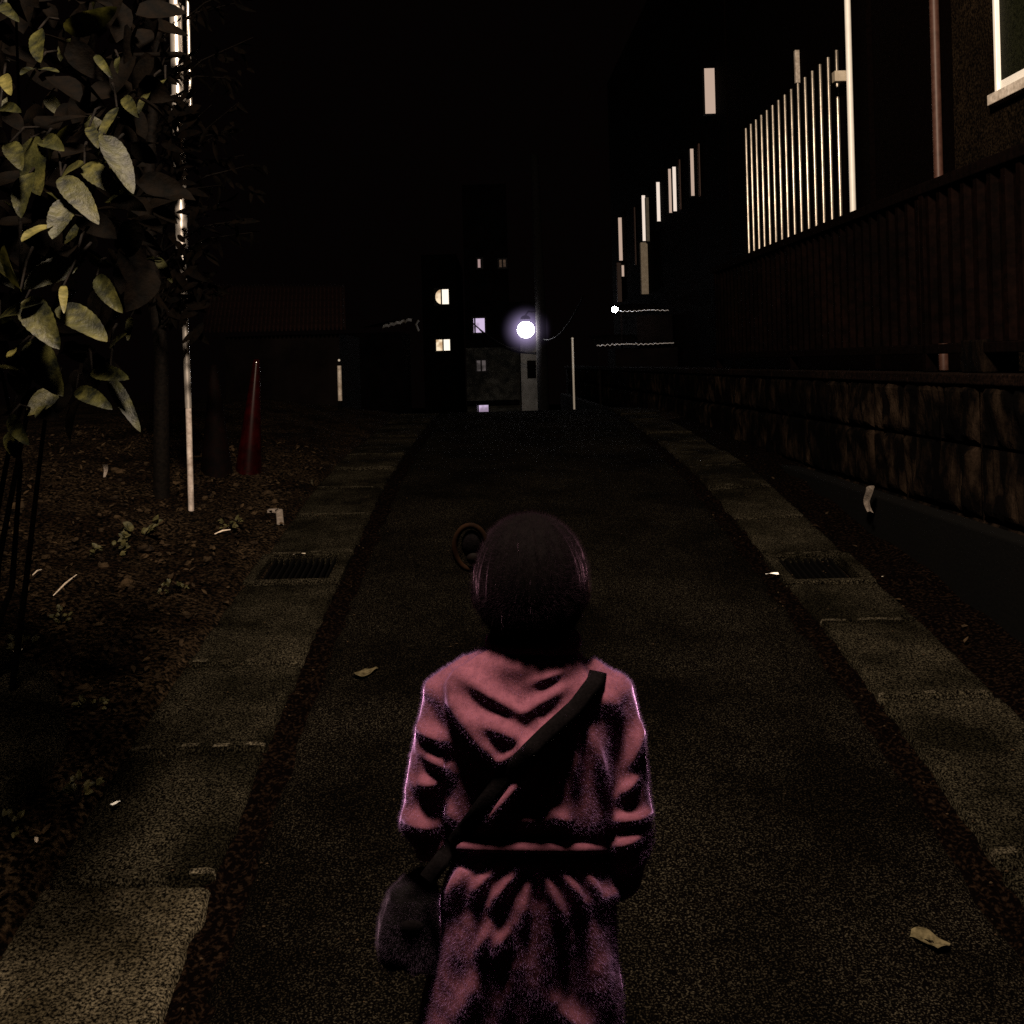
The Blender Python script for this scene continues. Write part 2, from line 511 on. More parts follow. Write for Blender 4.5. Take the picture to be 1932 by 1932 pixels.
def grate(x0, x1, y0, y1, label):
    c = Vector(((x0 + x1) / 2, (y0 + y1) / 2, gz((y0 + y1) / 2)))
    t = thing('drain_grate', label, 'drain', c, 'iron drain grates let into the gutter slabs')
    zt = lambda Y: gz(Y) + .010
    f = MB()
    w = .05
    for (a0, a1, b0, b1) in ((x0, x1, y0, y0 + w * .8), (x0, x1, y1 - w * .6, y1), (x0, x0 + w, y0 + w * .8, y1 - w * .6), (x1 - w * 1.2, x1, y0 + w * .8, y1 - w * .6)):
        f.hexa([(a0, b0, zt(b0) - .06), (a1, b0, zt(b0) - .06), (a1, b1, zt(b1) - .06), (a0, b1, zt(b1) - .06),
                (a0, b0, zt(b0)), (a1, b0, zt(b0)), (a1, b1, zt(b1)), (a0, b1, zt(b1))])
    f.build('frame', M['slab'], t, bevel=.006)
    g = MB()
    k = x0 + w + .02
    while k < x1 - w * 1.2 - .02:
        g.hexa([(k, y0 + .042, zt(y0) - .045), (k + .010, y0 + .042, zt(y0) - .045), (k + .010, y1 - .032, zt(y1) - .045), (k, y1 - .032, zt(y1) - .045),
                (k, y0 + .042, zt(y0) - .022), (k + .010, y0 + .042, zt(y0) - .022), (k + .010, y1 - .032, zt(y1) - .022), (k, y1 - .032, zt(y1) - .022)])
        k += .03
    g.build('grating', M['iron'], t)
    p = MB().hexa([(x0 + .04, y0 + .03, zt(y0) - .16), (x1 - .05, y0 + .03, zt(y0) - .16), (x1 - .05, y1 - .02, zt(y1) - .16), (x0 + .04, y1 - .02, zt(y1) - .16),
                   (x0 + .04, y0 + .03, zt(y0) - .13), (x1 - .05, y0 + .03, zt(y0) - .13), (x1 - .05, y1 - .02, zt(y1) - .13), (x0 + .04, y1 - .02, zt(y1) - .13)])
    p.build('pit', M['iron'], t)


grate(-1.26, -.80, 4.99, 5.44, 'dark iron drain grate in the gutter slabs below the pole and shrub')
grate(1.25, 1.67, 4.79, 5.21, 'dark iron drain grate in the gutter slabs below the stone wall')

# raised concrete apron at the lower left, with a curved broken edge
ap_px = [(98, 1268), (112, 1318), (124, 1354), (118, 1400), (90, 1434), (46, 1490), (-40, 1560)]


def ground_hit(x, y, dz=0.0):
    d = (at(x, y, 1) - EYE)
    lo_, hi_ = .5, 40
    Y = .5
    while Y < 40:
        p = EYE + d * Y
        if p.z < ground_z(p.x, p.y) + dz:
            return p
        Y += .02
    return EYE + d * 12


ap = MB()
edge_pts = [ground_hit(x, y, .05) for x, y in ap_px]
edge_pts = [edge_pts[0] + Vector((-.45, .22, 0)), edge_pts[0] + Vector((-.2, .12, 0))] + edge_pts
NA = 24
fine = []
for i in range(len(edge_pts) - 1):
    for k in range(6):
        fine.append(edge_pts[i].lerp(edge_pts[i + 1], k / 6))
fine.append(edge_pts[-1])
rows = []
for p in fine:
    row = []
    for k in range(NA + 1):
        s_ = k / NA
        X = p.x - (2.3 + p.x + 1.3) * 0 - s_ * 2.2
        z = max(ground_z(X, p.y), ground_z(p.x, p.y)) + .055 + .006 * noise.noise(Vector((X * 7, p.y * 7, 0)))
        if k == 0:
            row.append((X + .012, p.y, ground_z(p.x, p.y) - .05))
        row.append((X, p.y, z - (.012 if k == 0 else 0)))
    rows.append(row)
base = len(ap.v)
for r in rows:
    ap.v += r
nn = NA + 2
for j in range(len(rows) - 1):
    for i in range(nn - 1):
        a = j * nn + i
        ap.f.append((a, a + 1, a + nn + 1, a + nn))
ap.build('concrete_path', M['slab'], kind='structure', smooth=True)

# ------------------------------------------------------------------ right side: retaining wall, fence, buildings
DX = -0.03                                        # the houses run at a slight angle to the lane


def wx(X0, Y):
    return X0 + DX * Y


def prism_y(b, X0a, X0b, Y0, Y1, z0, z1):
    """a box along the slightly skewed wall direction; X0a<X0b"""
    return b.hexa([(wx(X0a, Y0), Y0, z0), (wx(X0b, Y0), Y0, z0), (wx(X0b, Y1), Y1, z0), (wx(X0a, Y1), Y1, z0),
                   (wx(X0a, Y0), Y0, z1), (wx(X0b, Y0), Y0, z1), (wx(X0b, Y1), Y1, z1), (wx(X0a, Y1), Y1, z1)])


t = thing('stone_wall', 'rough split-faced block retaining wall under the brown sheet fence', 'wall', (wx(2.2, 5), 5, gz(5)))
for (za, zb) in ((1.345, 1.60), (1.03, 1.330), (.72, 1.015)):
    b = MB()
    Y = .6
    while Y < 24:
        L = .40
        ya, yb = Y + .006, Y + L - .006
        amp = .035
        fine_ = Y < 12

        def f(u, v, ya=ya, yb=yb, za=za, zb=zb):
            YY = ya + (yb - ya) * u
            zz = za + (zb - za) * v
            e = min(u, 1 - u) * (yb - ya)
            h = min(v, 1 - v) * (zb - za)
            r = min(1, min(e, h) / .025)
            d = amp * r * (.55 + 1.0 * noise.noise(Vector((YY * 8, zz * 2.6, 0))) + .5 * noise.noise(Vector((YY * 24, zz * 9, 2))))
            return (wx(2.2, YY) - d, YY, zz)
        nu, nv = (22, 16) if fine_ else (8, 6)
        b.grid(nu, nv, f)
        Y += L
    b.build('block_course', M['stone'], t, smooth=False)
core = MB()
for Y0, Y1 in ((.5, 25),):
    prism_y(core, 2.215, 2.55, Y0, Y1, -.3, 1.600)
core.build('core', M['stone'], t)
cp = MB()
Y = .5
while Y < 25:
    prism_y(cp, 2.175, 2.56, Y + .004, min(Y + 1.2, 25) - .004, 1.602, 1.650)
    Y += 1.2
cp.build('coping', M['copingstone'], t, bevel=.006)
fo = MB()
prism_y(fo, 2.07, 2.18, .5, 25, -.2, 1.012)
fo.build('footing', M['cement'], t, bevel=.01)
sq = MB()
Yp = 2000 * 2.3 / (1850 - 890)
prism_y(sq, 2.26, 2.42, Yp - .11, Yp + .11, 1.651, 1.80)
sq.build('block_pier', M['stone'], t, bevel=.008)

t = thing('sheet_fence', 'dark brown corrugated sheet fence standing on the stone wall', 'fence', (wx(2.3, 6), 6, 1.65))
FZ0, FZ1 = 1.79, 2.535
Y = .8
while Y < 9.7:
    Y1 = min(Y + 2.25, 9.9)
    b = MB()
    n = int((Y1 - Y) / .12)
    prof = [(0, 0), (.30, 0), (.42, -.028), (.70, -.028), (.82, 0)]
    seq = []
    for k in range(n):
        for q, d in prof:
            seq.append((Y + (k + q) * (Y1 - Y) / n, d))
    seq.append((Y1, 0))
    b.v = [(wx(2.3, yy) + d, yy, z) for yy, d in seq for z in (FZ0, FZ1)]
    b.f = [(2 * i, 2 * i + 1, 2 * i + 3, 2 * i + 2) for i in range(len(seq) - 1)]
    b.build('sheet', M['fence'], t)
    p = MB()
    prism_y(p, 2.262, 2.32, Y1 - .022, Y1 + .022, 1.652, FZ1)
    p.build('post', M['fence'], t, bevel=.004)
    Y = Y1 + .0
r = MB()
prism_y(r, 2.255, 2.335, .8, 9.93, FZ1 + .001, FZ1 + .055)
r.build('top_rail', M['darkwall'], t, bevel=.005)
r = MB()
prism_y(r, 2.262, 2.333, .8, 9.93, FZ0 - .05, FZ0 - .002)
r.build('bottom_rail', M['darkwall'], t, bevel=.005)

HX = 3.3
def zat(px_y, px_x, Y):
    return at(px_x, px_y, Y).z


# near plastered house
t = thing('plaster_house', 'rough plastered house with white framed window above the fence', 'house', (wx(HX, 5), 5, 1.2))
YH0, YH1 = 2000 * HX / (1812 - 890), 2000 * HX / (1650 - 890)
YW = 2000 * (HX - .046) / (1890 - 890)            # window's far edge
wz0 = zat(186, 1897, YW)
b = MB()
prism_y(b, HX, HX + .25, YW, YH0, .5, 7.5)
prism_y(b, HX, HX + .25, 1.0, YW - .001, .5, wz0)
prism_y(b, HX, HX + .25, 1.0, YW - 1.5, wz0 + .001, 7.5)
b.build('wall', M['plaster'], t)
b = MB()
prism_y(b, HX + .05, HX + .3, YH0 + .02, YH1, .5, 7.5)
b.build('dark_cladding', M['darkwall'], t)
b = MB()
prism_y(b, HX + .26, HX + 5, 1.0, YH1, .5, 7.45)
b.build('body', M['darkwall'], t)
w = MB()
prism_y(w, HX - .046, HX + .06, YW - .030, YW, wz0 + .04, 7.2)
prism_y(w, HX - .028, HX + .06, YW - 1.5, YW - .032, wz0 + .04, wz0 + .10)
prism_y(w, HX - .034, HX + .06, YW - 1.5, YW - 1.46, wz0 + .102, 7.2)
wf = w.build('window', M['white'], t, bevel=.004)
g = MB()
prism_y(g, HX - .020, HX - .010, YW - 1.46, YW - .032, wz0 + .10, 7.2)
g.build('pane', M['glass'], wf)
s = MB()
prism_y(s, HX - .065, HX + .06, YW - 1.55, YW + .06, wz0 - .03, wz0 + .036)
s.build('sill', M['whitedull'], wf, bevel=.005)
Yb = 2000 * (HX - .03) / (1772 - 890)
MB().tube([(wx(HX, Yb), Yb, .9), (wx(HX, Yb), Yb, 7.5)], .032, 12).build('downpipe', M['brownpipe'], t, smooth=True)

# middle: sheet clad workshop with corrugated panel and white downpipe
t = thing('sheet_clad_workshop', 'dark workshop with a bright corrugated metal panel and white downpipe', 'workshop', (wx(HX, 10.5), 10.5, 1.2))
Ya, Yc = YH1 + .05, 13.4
b = MB()
prism_y(b, HX + .0245, HX + 5, Ya, Yc, .5, 8.5)
b.build('wall', M['darkwall'], t)
YP0, YP1 = 2000 * HX / (1600 - 890), 2000 * HX / (1416 - 890)
pz1 = (zat(100, 1578, YP0) + zat(240, 1410, YP1)) / 2
b = MB()
NR = 15
bk = MB()
prism_y(bk, HX + .0, HX + .024, YP0, YP1, 2.6, pz1 - .01)
bk.build('panel_backing', M['darkwall'], t)
PITCH = (YP1 - YP0) / (NR - .3)
for k in range(NR):
    yc = YP0 + .05 + k * PITCH
    base = len(b.v)
    for i in range(9):
        a = math.pi * i / 8
        b.v += [(wx(HX, yc) - .001 - .031 * math.sin(a), yc + .015 * math.cos(a), z) for z in (2.62, pz1)]
    b.f += [(base + 2 * i, base + 2 * i + 1, base + 2 * i + 3, base + 2 * i + 2) for i in range(8)]
    k0 = len(b.v)
    b.v += [b.v[base + 2 * i + 1] for i in range(9)]
    b.f.append(tuple(range(k0, k0 + 9)))
b.build('corrugated_panel', M['zinc'], t, smooth=True)
Yd = 2000 * (HX - .05) / (1617 - 890)
dp = MB().tube([(wx(HX - .05, Yd), Yd, zat(404, 1620, Yd) - .5), (wx(HX - .05, Yd), Yd, 8.3)], .026, 12)
d_ = dp.build('downpipe', M['white'], t, smooth=True)
zb = zat(141, 1602, Yd)
br = MB()
prism_y(br, HX - .165, HX - .055, Yd + .02, Yd + .10, zb - .045, zb + .045)
br.build('bracket', M['beige'], d_, bevel=.006)
Ys = 2000 * HX / (1518 - 890)
b = MB()
prism_y(b, HX - .018, HX + .024, Ys - .02, Ys + .02, pz1 + .02, zat(95, 1516, Ys))
b.build('batten', M['whitedull'], t)

# far: row of houses with projecting boxes and window jambs
t = thing('row_house', 'long dark row house with narrow pale window boxes', 'house', (wx(HX, 18), 18, 1.2))
b = MB()
prism_y(b, HX + .02, HX + 6, 13.45, 24.6, -.6, 8.2)
b.build('wall', M['darkwall'], t)


def fin(x, y0, y1, wpx, L, m, name='window_box', dpt=None):
    Y = 2000 * HX / (x + wpx / 2 - 890)
    z1, z0 = zat(y0, x, Y), zat(y1, x, Y)
    dep = wpx / 2000 * Y
    f = MB()
    prism_y(f, HX - dep + .02, HX + .05, Y, Y + L, z0, z1)
    return f.build(name, m, t, bevel=.008)


def glow_strip(x, y0, y1, wpx, m):
    """narrow projecting box, its end face emitting in place of lamp light"""
    f = fin(x, y0, y1, wpx, .12, M['frame'], 'strip_box')
    Y = 2000 * HX / (x + wpx / 2 - 890)
    z1, z0 = zat(y0, x, Y), zat(y1, x, Y)
    dep = wpx / 2000 * Y
    g = MB()
    prism_y(g, HX - dep + .024, HX + .016, Y - .010, Y - .003, z0 + .006, z1 - .006)
    g.build('pane', m, f)  # glowing end face of the strip, emitting in place of lamp light


glow_strip(1350, 128, 215, 20, M['glow_strip_dim'])
glow_strip(1313, 280, 370, 7, M['glow_strip_dim'])
glow_strip(1271, 318, 402, 7, M['glow_strip_dim'])
glow_strip(1279, 314, 399, 7, M['glow_strip'])
glow_strip(1248, 343, 418, 7, M['glow_strip'])
glow_strip(1220, 368, 455, 7, M['glow_strip'])
glow_strip(1175, 410, 492, 7, M['glow_strip_dim'])
glow_strip(1178, 500, 522, 5, M['glow_strip_dim'])
fin(1227, 372, 455, 6, .1, M['farwall'], 'window_post')
fin(1219, 457, 555, 13, .12, M['beige'], 'shutter_box')
fin(1171, 495, 570, 8, .12, M['brownpipe'], 'shutter_box')
for x, ya_, yb_ in ((1327, 270, 370), (1290, 300, 395), (1203, 390, 500)):
    fin(x, ya_, yb_, 2.2, .1, M['brownpipe'], 'jamb')

# ------------------------------------------------------------------ beyond the crest: lamp, pole, apartment block, sheds
LY = 35.0
lp = at(992, 622, LY)
t = thing('street_lamp', 'glowing white street lamp on a dark pole beyond the crest', 'street lamp', (at(1024, 700, LY).x, LY, gz(LY)))
pxx = at(1024, 700, LY).x
MB().tube([(pxx, LY, gz(LY) - .2), (pxx - .02, LY, 3.4), (pxx - .09, LY, 8.6)], [.20, .17, .13], 16).build('pole', M['concretepole'], t, smooth=True)
MB().tube([(pxx - .04, LY, lp.z + .55), (lp.x + .1, LY, lp.z + .60), (lp.x, LY, lp.z + .47)], .03, 8).build('arm', M['iron'], t, smooth=True)
MB().lathe(lp, [(.02, .48), (.10, .46), (.16, .40), (.17, .34), (.04, .35)], 24).build('lamp_cap', M['iron'], t, smooth=True)
MB().ball(lp, (.28, .28, .27), 24, 14).build('bulb', M['lamp'], t, smooth=True)
gm = bpy.data.materials.new('halo_glow')
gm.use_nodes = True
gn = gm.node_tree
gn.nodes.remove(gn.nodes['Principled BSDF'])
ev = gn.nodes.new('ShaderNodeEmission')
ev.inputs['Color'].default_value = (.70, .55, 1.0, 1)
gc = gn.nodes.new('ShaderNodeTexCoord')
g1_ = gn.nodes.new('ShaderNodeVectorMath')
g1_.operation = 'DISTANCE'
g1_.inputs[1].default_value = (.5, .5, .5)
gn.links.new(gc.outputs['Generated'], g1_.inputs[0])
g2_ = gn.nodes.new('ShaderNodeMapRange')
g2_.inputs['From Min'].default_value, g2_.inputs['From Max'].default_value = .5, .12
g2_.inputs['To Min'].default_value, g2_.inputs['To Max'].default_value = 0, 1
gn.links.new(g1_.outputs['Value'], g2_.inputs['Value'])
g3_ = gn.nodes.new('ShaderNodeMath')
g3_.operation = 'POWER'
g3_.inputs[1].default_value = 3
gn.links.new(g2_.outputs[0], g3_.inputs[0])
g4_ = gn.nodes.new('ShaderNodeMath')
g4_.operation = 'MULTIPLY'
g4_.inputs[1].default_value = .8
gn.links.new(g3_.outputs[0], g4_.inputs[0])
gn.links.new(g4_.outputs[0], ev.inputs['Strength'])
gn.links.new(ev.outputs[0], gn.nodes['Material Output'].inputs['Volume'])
MB().ball(lp, .95, 32, 20).build('lamp_halo', gm, t, smooth=True)  # bloom around the bulb, added as an emissive volume

AY = 41.0
t = thing('apartment_building', 'tall apartment block behind the street lamp, its wall lit below and coloured dark for shade above', 'building', (at(950, 700, AY).x, AY, gz(AY)))
p0, p1 = at(983, 700, AY), at(1016, 700, AY)
b = MB()
wdk = at(1003, 697, AY)
hw, hh = 17 / 2 / 2000 * AY, 34 / 2 / 2000 * AY
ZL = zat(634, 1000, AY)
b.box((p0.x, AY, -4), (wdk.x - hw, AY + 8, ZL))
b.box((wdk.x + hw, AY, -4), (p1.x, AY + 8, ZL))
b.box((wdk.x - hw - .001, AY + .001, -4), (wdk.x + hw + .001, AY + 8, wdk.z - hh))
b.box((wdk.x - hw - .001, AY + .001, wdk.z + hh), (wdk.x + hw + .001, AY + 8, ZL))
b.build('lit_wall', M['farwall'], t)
MB().box((p0.x, AY, ZL + .002), (p1.x, AY + 8, 4.1)).build('shade_toned_wall', M['fardark'], t)  # dark colour stands for the shade above the lamp
ww = MB().box((wdk.x - hw, AY + .12, wdk.z - hh), (wdk.x + hw, AY + .2, wdk.z + hh))
ww.build('dark_window', M['fardark'], t)
AY2 = 44.0
q0, q1 = at(880, 700, AY2), at(983, 700, AY2)
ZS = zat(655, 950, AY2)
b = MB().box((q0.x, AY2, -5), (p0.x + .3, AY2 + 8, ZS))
b.build('side_wall', M['farwalldim'], t)  # darker greenish tone in place of weaker lamp light
MB().box((q0.x, AY2 + .003, ZS + .002), (p0.x + .3, AY2 + 8, 4.3)).build('shade_toned_side_wall', M['fardark'], t)  # same dark tone, shade coloured in above the lit zone
ledge = MB()
for yy in (768, 690):
    z = zat(yy, 960, AY2)
z = zat(757, 950, AY2)
ledge.box((q0.x, AY2 - .5, z - .12), (p0.x - .05, AY2 - .01, z + .05))
ledge.build('ledge', M['fardark'], t)
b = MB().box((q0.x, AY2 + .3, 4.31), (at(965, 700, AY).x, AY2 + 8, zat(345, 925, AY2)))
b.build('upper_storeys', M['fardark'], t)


def lit_window(parent, x, y, wpx, hpx, Y, mats, split=None, curve=False):
    c = at(x, y, Y - .06)
    hw, hh = wpx / 4000 * Y, hpx / 4000 * Y
    f = MB()
    e = .07
    f.box((c.x - hw - e, Y - .10, c.z - hh - e), (c.x + hw + e, Y - .005, c.z - hh))
    f.box((c.x - hw - e, Y - .10, c.z + hh), (c.x + hw + e, Y - .005, c.z + hh + e))
    f.box((c.x - hw - e, Y - .099, c.z - hh), (c.x - hw, Y - .006, c.z + hh))
    f.box((c.x + hw, Y - .099, c.z - hh), (c.x + hw + e, Y - .006, c.z + hh))
    sx = c.x - hw + 2 * hw * (split or .5)
    f.box((sx - .03, Y - .098, c.z - hh), (sx + .03, Y - .007, c.z + hh))
    wo = f.build('window', M['frame'], parent)
    n_ = len(mats)
    spans = [(c.x - hw, sx - .03), (sx + .03, c.x + hw)] if n_ == 2 else [(c.x - hw, sx - .03), (sx + .03, c.x + hw)]
    for k, (a, b_) in enumerate(spans):
        MB().box((a + .002, Y - .05, c.z - hh + .002), (b_ - .002, Y - .04, c.z + hh - .002)).build('pane', mats[k % n_], wo)
    if curve:
        cu = MB()
        # a drawn-back curtain rounds off the upper and lower left corners
        pts = [(0, 0), (0, 1)]
        for sgn in (1, -1):
            base = len(cu.v)
            ring = [(c.x - hw, Y - .06, c.z + sgn * hh)]
            for i in range(9):
                a = i / 8 * math.pi / 2
                ring.append((c.x - hw + .62 * hw * (1 - math.sin(a)) * 1.6, Y - .06, c.z + sgn * (hh * (1 - .95 * (1 - math.cos(a))) if False else sgn and hh - (hh * .95) * (1 - math.cos(a)) * 1.0)))
            cu.v += ring
            for i in range(1, 9):
                cu.f.append((base, base + i, base + i + 1))
        cu.build('curtain', M['frame'], wo)
    return wo


AW = M
lit_window(t, 904, 614, 21, 27, AY2, [M['win_lav']], .12)
lit_window(t, 911, 769, 21, 18, AY2, [M['win_lav'], M['win_lav']], .08)
lit_window(t, 908, 690, 17, 20, AY2, [M['win_dim']], .5)
lit_window(t, 905, 497, 7, 16, AY2 + .3, [M['win_pink']], .9)
lit_window(t, 948, 497, 12, 14, AY2 + .3, [M['win_brown']], .5)

BY = 50.0
a0, a1 = at(800, 700, BY), at(866, 700, BY)
t = thing('apartment_building', 'dark apartment block with two warm lit windows one above the other', 'building', (at(833, 700, BY).x, BY, gz(BY)))
MB().box((a0.x, BY, -5), (a1.x, BY + 8, zat(480, 833, BY))).build('wall', M['fardark'], t)
lit_window(t, 834, 560, 25, 28, BY, [M['win_warm'], M['win_warm2']], .45, curve=True)
lit_window(t, 836, 651, 26, 21, BY, [M['win_warm'], M['win_warm2']], .5)

# overhead wires between the lamp pole and the block
for k, (xa, ya_, xb, yb_, Ya_, Yb_) in enumerate(((1024, 668, 878, 596, 35, 36), (1024, 663, 905, 622, 35, 40), (1024, 640, 1100, 560, 35, 26))):
    P0, P1 = at(xa, ya_, Ya_), at(xb, yb_, Yb_)
    pts = [P0.lerp(P1, i / 16) + Vector((0, 0, -.35 * 4 * (i / 16) * (1 - i / 16))) for i in range(17)]
    MB().tube(pts, .022, 6).build('overhead_wire', M['iron'], None, smooth=True,
        label=['black wire sagging from the lamp pole across the lit wall', 'thin black wire passing in front of the lavender window', 'black wire rising from the lamp pole towards the dark row house'][k],
        cat='wire', group='overhead wires at the lamp pole')


def eave(name, label, x0, x1, y, Y, m):
    """open shed with a corrugated sheet roof seen edge-on"""
    A, B = at(x0, y, Y), at(x1, y, Y)
    z = A.z
    t = thing(name, label, 'shed', (A.x, Y, gz(Y)))
    sh = MB()
    st = .008
    n = int((B.x - A.x) / st)
    top = MB()
    for j, (dy, dz) in enumerate(((0, 0), (0, .011), (.03, .012), (.031, -.004), (1.6, .2))):
        for i in range(n + 1):
            q = i * st
            (sh if j < 3 else top).v.append((A.x + q, Y + dy, z + dz + .009 * math.sin(q / .075 * 2 * math.pi) * (.6 + noise.noise(Vector((q * 7, 5, Y)))) + .012 * noise.noise(Vector((q * 3.1, Y, 0)))))
    for mb_, rr in ((sh, (0, 1)), (top, (0,))):
        for j in rr:
            for i in range(n):
                a = j * (n + 1) + i
                mb_.f.append((a, a + 1, a + n + 2, a + n + 1))
    top.build('roof', M['fardark'], t, smooth=False)
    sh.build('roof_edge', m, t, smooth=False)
    MB().box((A.x + .32, Y + .3, 1.0), (B.x + .1, Y + 1.5, z - .05)).build('wall', M['fardark'], t)
    MB().box((A.x + .03, Y + .1, 1.0), (A.x + .06, Y + .13, z - .02)).build('post', M['fardark'], t)
    return t


eave('open_shed', 'low shed whose jagged corrugated roof edge glints below the small lamp', 1126, 1272, 652, 16.6, M['zincedge'])
eave('tall_shed', 'taller shed with corrugated roof edge running out from the small lamp', 1168, 1262, 588, 16.9, M['zincedge'])
sp_ = at(1160, 584, 16.5)
t = thing('wall_lamp', 'small round white lamp at the end of the upper shed roof', 'lamp', sp_)
MB().ball(sp_, .045, 16, 10).build('globe', M['lampsmall'], t, smooth=True)
MB().tube([(sp_.x, sp_.y, sp_.z), (sp_.x + .05, sp_.y + .2, sp_.z - .01), (sp_.x + .10, sp_.y + .42, sp_.z - .02)], .012, 8).build('bracket', M['iron'], t, smooth=True)

# left: tiled roof shed, and a far house whose roof edge catches the lamp
RY = 14.0
e0, e1 = at(380, 628, RY), at(652, 622, RY)
r0, r1 = at(395, 540, 16.5), at(650, 540, 16.5)
t = thing('tiled_shed', 'low shed with a ribbed tile roof, faint behind the pole', 'shed', (e0.x, RY, 1.1))
b = MB()
NT = 34
seqs = []
for i in range(NT * 6 + 1):
    u = i / (NT * 6)
    h = .04 * max(0, math.cos((u * NT % 1 - .5) * 2 * math.pi))
    seqs.append((u, h))
for u, h in seqs:
    for v in range(13):
        k = v / 12
        p = e0.lerp(e1, u).lerp(r0.lerp(r1, u), k)
        st = .02 * (1 - (k * 12 % 1)) if False else .02 * (v % 2)
        b.v.append((p.x, p.y, p.z + h + st))
for i in range(len(seqs) - 1):
    for v in range(12):
        a = i * 13 + v
        b.f.append((a, a + 13, a + 14, a + 1))
b.build('roof', M['roof'], t)
MB().box((e0.x + .2, RY + .4, .6), (e1.x - .15, RY + 2.4, e0.z - .05)).build('wall', M['fardark'], t)

GY = 37.5
t = thing('tiled_house', 'low dark house whose tiled roof edge glints lavender', 'house', (at(740, 640, GY).x, GY, gz(GY)))
g0, g1 = at(722, 618, GY), at(777, 604, GY + .4)
b = MB()
e = MB()
N = 70
for i in range(N + 1):
    u = i / N
    p = g0.lerp(g1, u)
    w_ = .05 * abs(math.sin(u * 16)) + .03 * noise.noise(Vector((u * 20, 0, 0)))
    e.v += [(p.x, p.y, p.z + w_ - .05), (p.x, p.y + .02, p.z + w_ + .05), (p.x, p.y + .3, p.z + w_ + .06)]
    b.v += [(p.x, p.y + .31, p.z + w_ + .05), (p.x - 1.2, p.y + 3, p.z + .12)]
for i in range(N):
    a = i * 3
    e.f += [(a, a + 3, a + 4, a + 1), (a + 1, a + 4, a + 5, a + 2)]
    b.f.append((2 * i, 2 * i + 2, 2 * i + 3, 2 * i + 1))
b.build('roof', M['fardark'], t)
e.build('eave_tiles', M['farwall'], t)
MB().box((g0.x - 5, GY + .6, -3), (g1.x - .4, GY + 4, g0.z - .15)).build('wall', M['fardark'], t)
MB().tube([at(790, 604, GY), at(785, 612, GY), at(790, 625, GY)], .04, 8).build('gutter_elbow', M['farwall'], t, smooth=True)

# slim white post beyond the crest, white marker post on the left
pb, pt = at(1087, 790, 18), at(1080, 640, 18)
b = MB().tube([(pt.x, 18, gz(18)), (pt.x, 18, pt.z)], .019, 10)
t = thing('marker_post', 'slim pale post standing just over the crest beside the lamp-lit gap', 'post', (pt.x, 18, gz(18)))
b.build('shaft', M['white'], t, smooth=True)
MB().ball((pt.x, 18, pt.z + .01), .024, 12, 8).build('cap', M['white'], t, smooth=True)
pb, pt = at(640, 756, 12), at(640, 690, 12)
t = thing('marker_post', 'short white marker post in the dark between red cone and lit windows', 'post', (pt.x, 12, ground_z(pt.x, 12)))
MB().tube([(pt.x, 12, ground_z(pt.x, 12) - .1), (pt.x, 12, pb.z)], .022, 10).build('base', M['iron'], t, smooth=True)
MB().tube([(pt.x, 12, pb.z), (pt.x, 12, pt.z)], .024, 12).build('sleeve', M['whitedull'], t, smooth=True)
MB().ball((pt.x, 12, at(640, 680, 12).z), .015, 10, 8).build('cap', M['white'], t, smooth=True)


def cone(apex, basey, rpx, Y, m, label, lean=0):
    A = at(apex[0], apex[1], Y)
    zb_ = at(apex[0], basey, Y).z
    H = A.z - zb_
    R = rpx / 2000 * Y
    t = thing('traffic_cone', label, 'traffic cone', (A.x, Y, zb_), 'traffic cones on the dark verge')
    cbody = MB().lathe((A.x, Y, zb_), [(R, .02), (R * .95, .05), (.024, H * .97), (.018, H), (.008, H)], 32)
    cbody.v = [(v[0] - lean * (H - (v[2] - zb_)), v[1], v[2]) for v in cbody.v]
    cbody.build('cone_body', m, t, smooth=True)
    k = R * 1.25
    MB().box((A.x - k - lean * H, Y - k, zb_ - .03), (A.x + k - lean * H, Y + k, zb_ + .022)).build('base', m, t, bevel=.012)


cone((484, 678), 912, 27, 7.0, M['red'], 'glossy red traffic cone with a bright highlight down its side', .10)
cone((403, 688), 926, 34, 6.9, M['redold'], 'dull dark red traffic cone close beside the pole')

# ------------------------------------------------------------------ left: pole
PY = 6.0
pbz = at(362, 1006, PY)
PX = pbz.x
t = thing('steel_pole', 'tall steel pole with ring clamps and a thin conduit, wrapped in leaves', 'pole', (PX, PY, pbz.z))
zz = lambda yy: at(345, yy, PY).z
MB().tube([(PX - .012, PY, zz(470)), (PX - .012, PY, zz(-260))], .034, 20).build('shaft', M['steel'], t, smooth=True)
MB().tube([(PX, PY, pbz.z - .1), (PX, PY, zz(768))], .0165, 16).build('guard_sleeve', M['sleeve'], t, smooth=True)
MB().tube([(PX, PY, zz(770)), (PX - .01, PY, zz(468))], .0185, 16).build('lower_shaft', M['steel'], t, smooth=True)
MB().tube([(PX + .055, PY + .01, zz(215)), (PX + .055, PY + .01, zz(-260))], .010, 10).build('conduit', M['steel'], t, smooth=True)
for yy, rr in ((17, .040), (187, .056), (211, .050)):
    MB().lathe((PX - .004, PY, zz(yy)), [(rr * .8, -.02), (rr, -.014), (rr, .014), (rr * .8, .02)], 24).build('clamp_ring', M['steel'], t, smooth=True)
MB().tube([(PX - .30, PY - .03, zz(104)), (PX + .02, PY - .04, zz(106)), (PX + .07, PY - .03, zz(112))], [.012, .016, .012], 10).build('clamp_arm', M['stem'], t, smooth=True)
t = thing('concrete_block', 'pale chipped concrete footing at the foot of the steel pole', 'block', (PX + .02, PY - .1, pbz.z - .05))
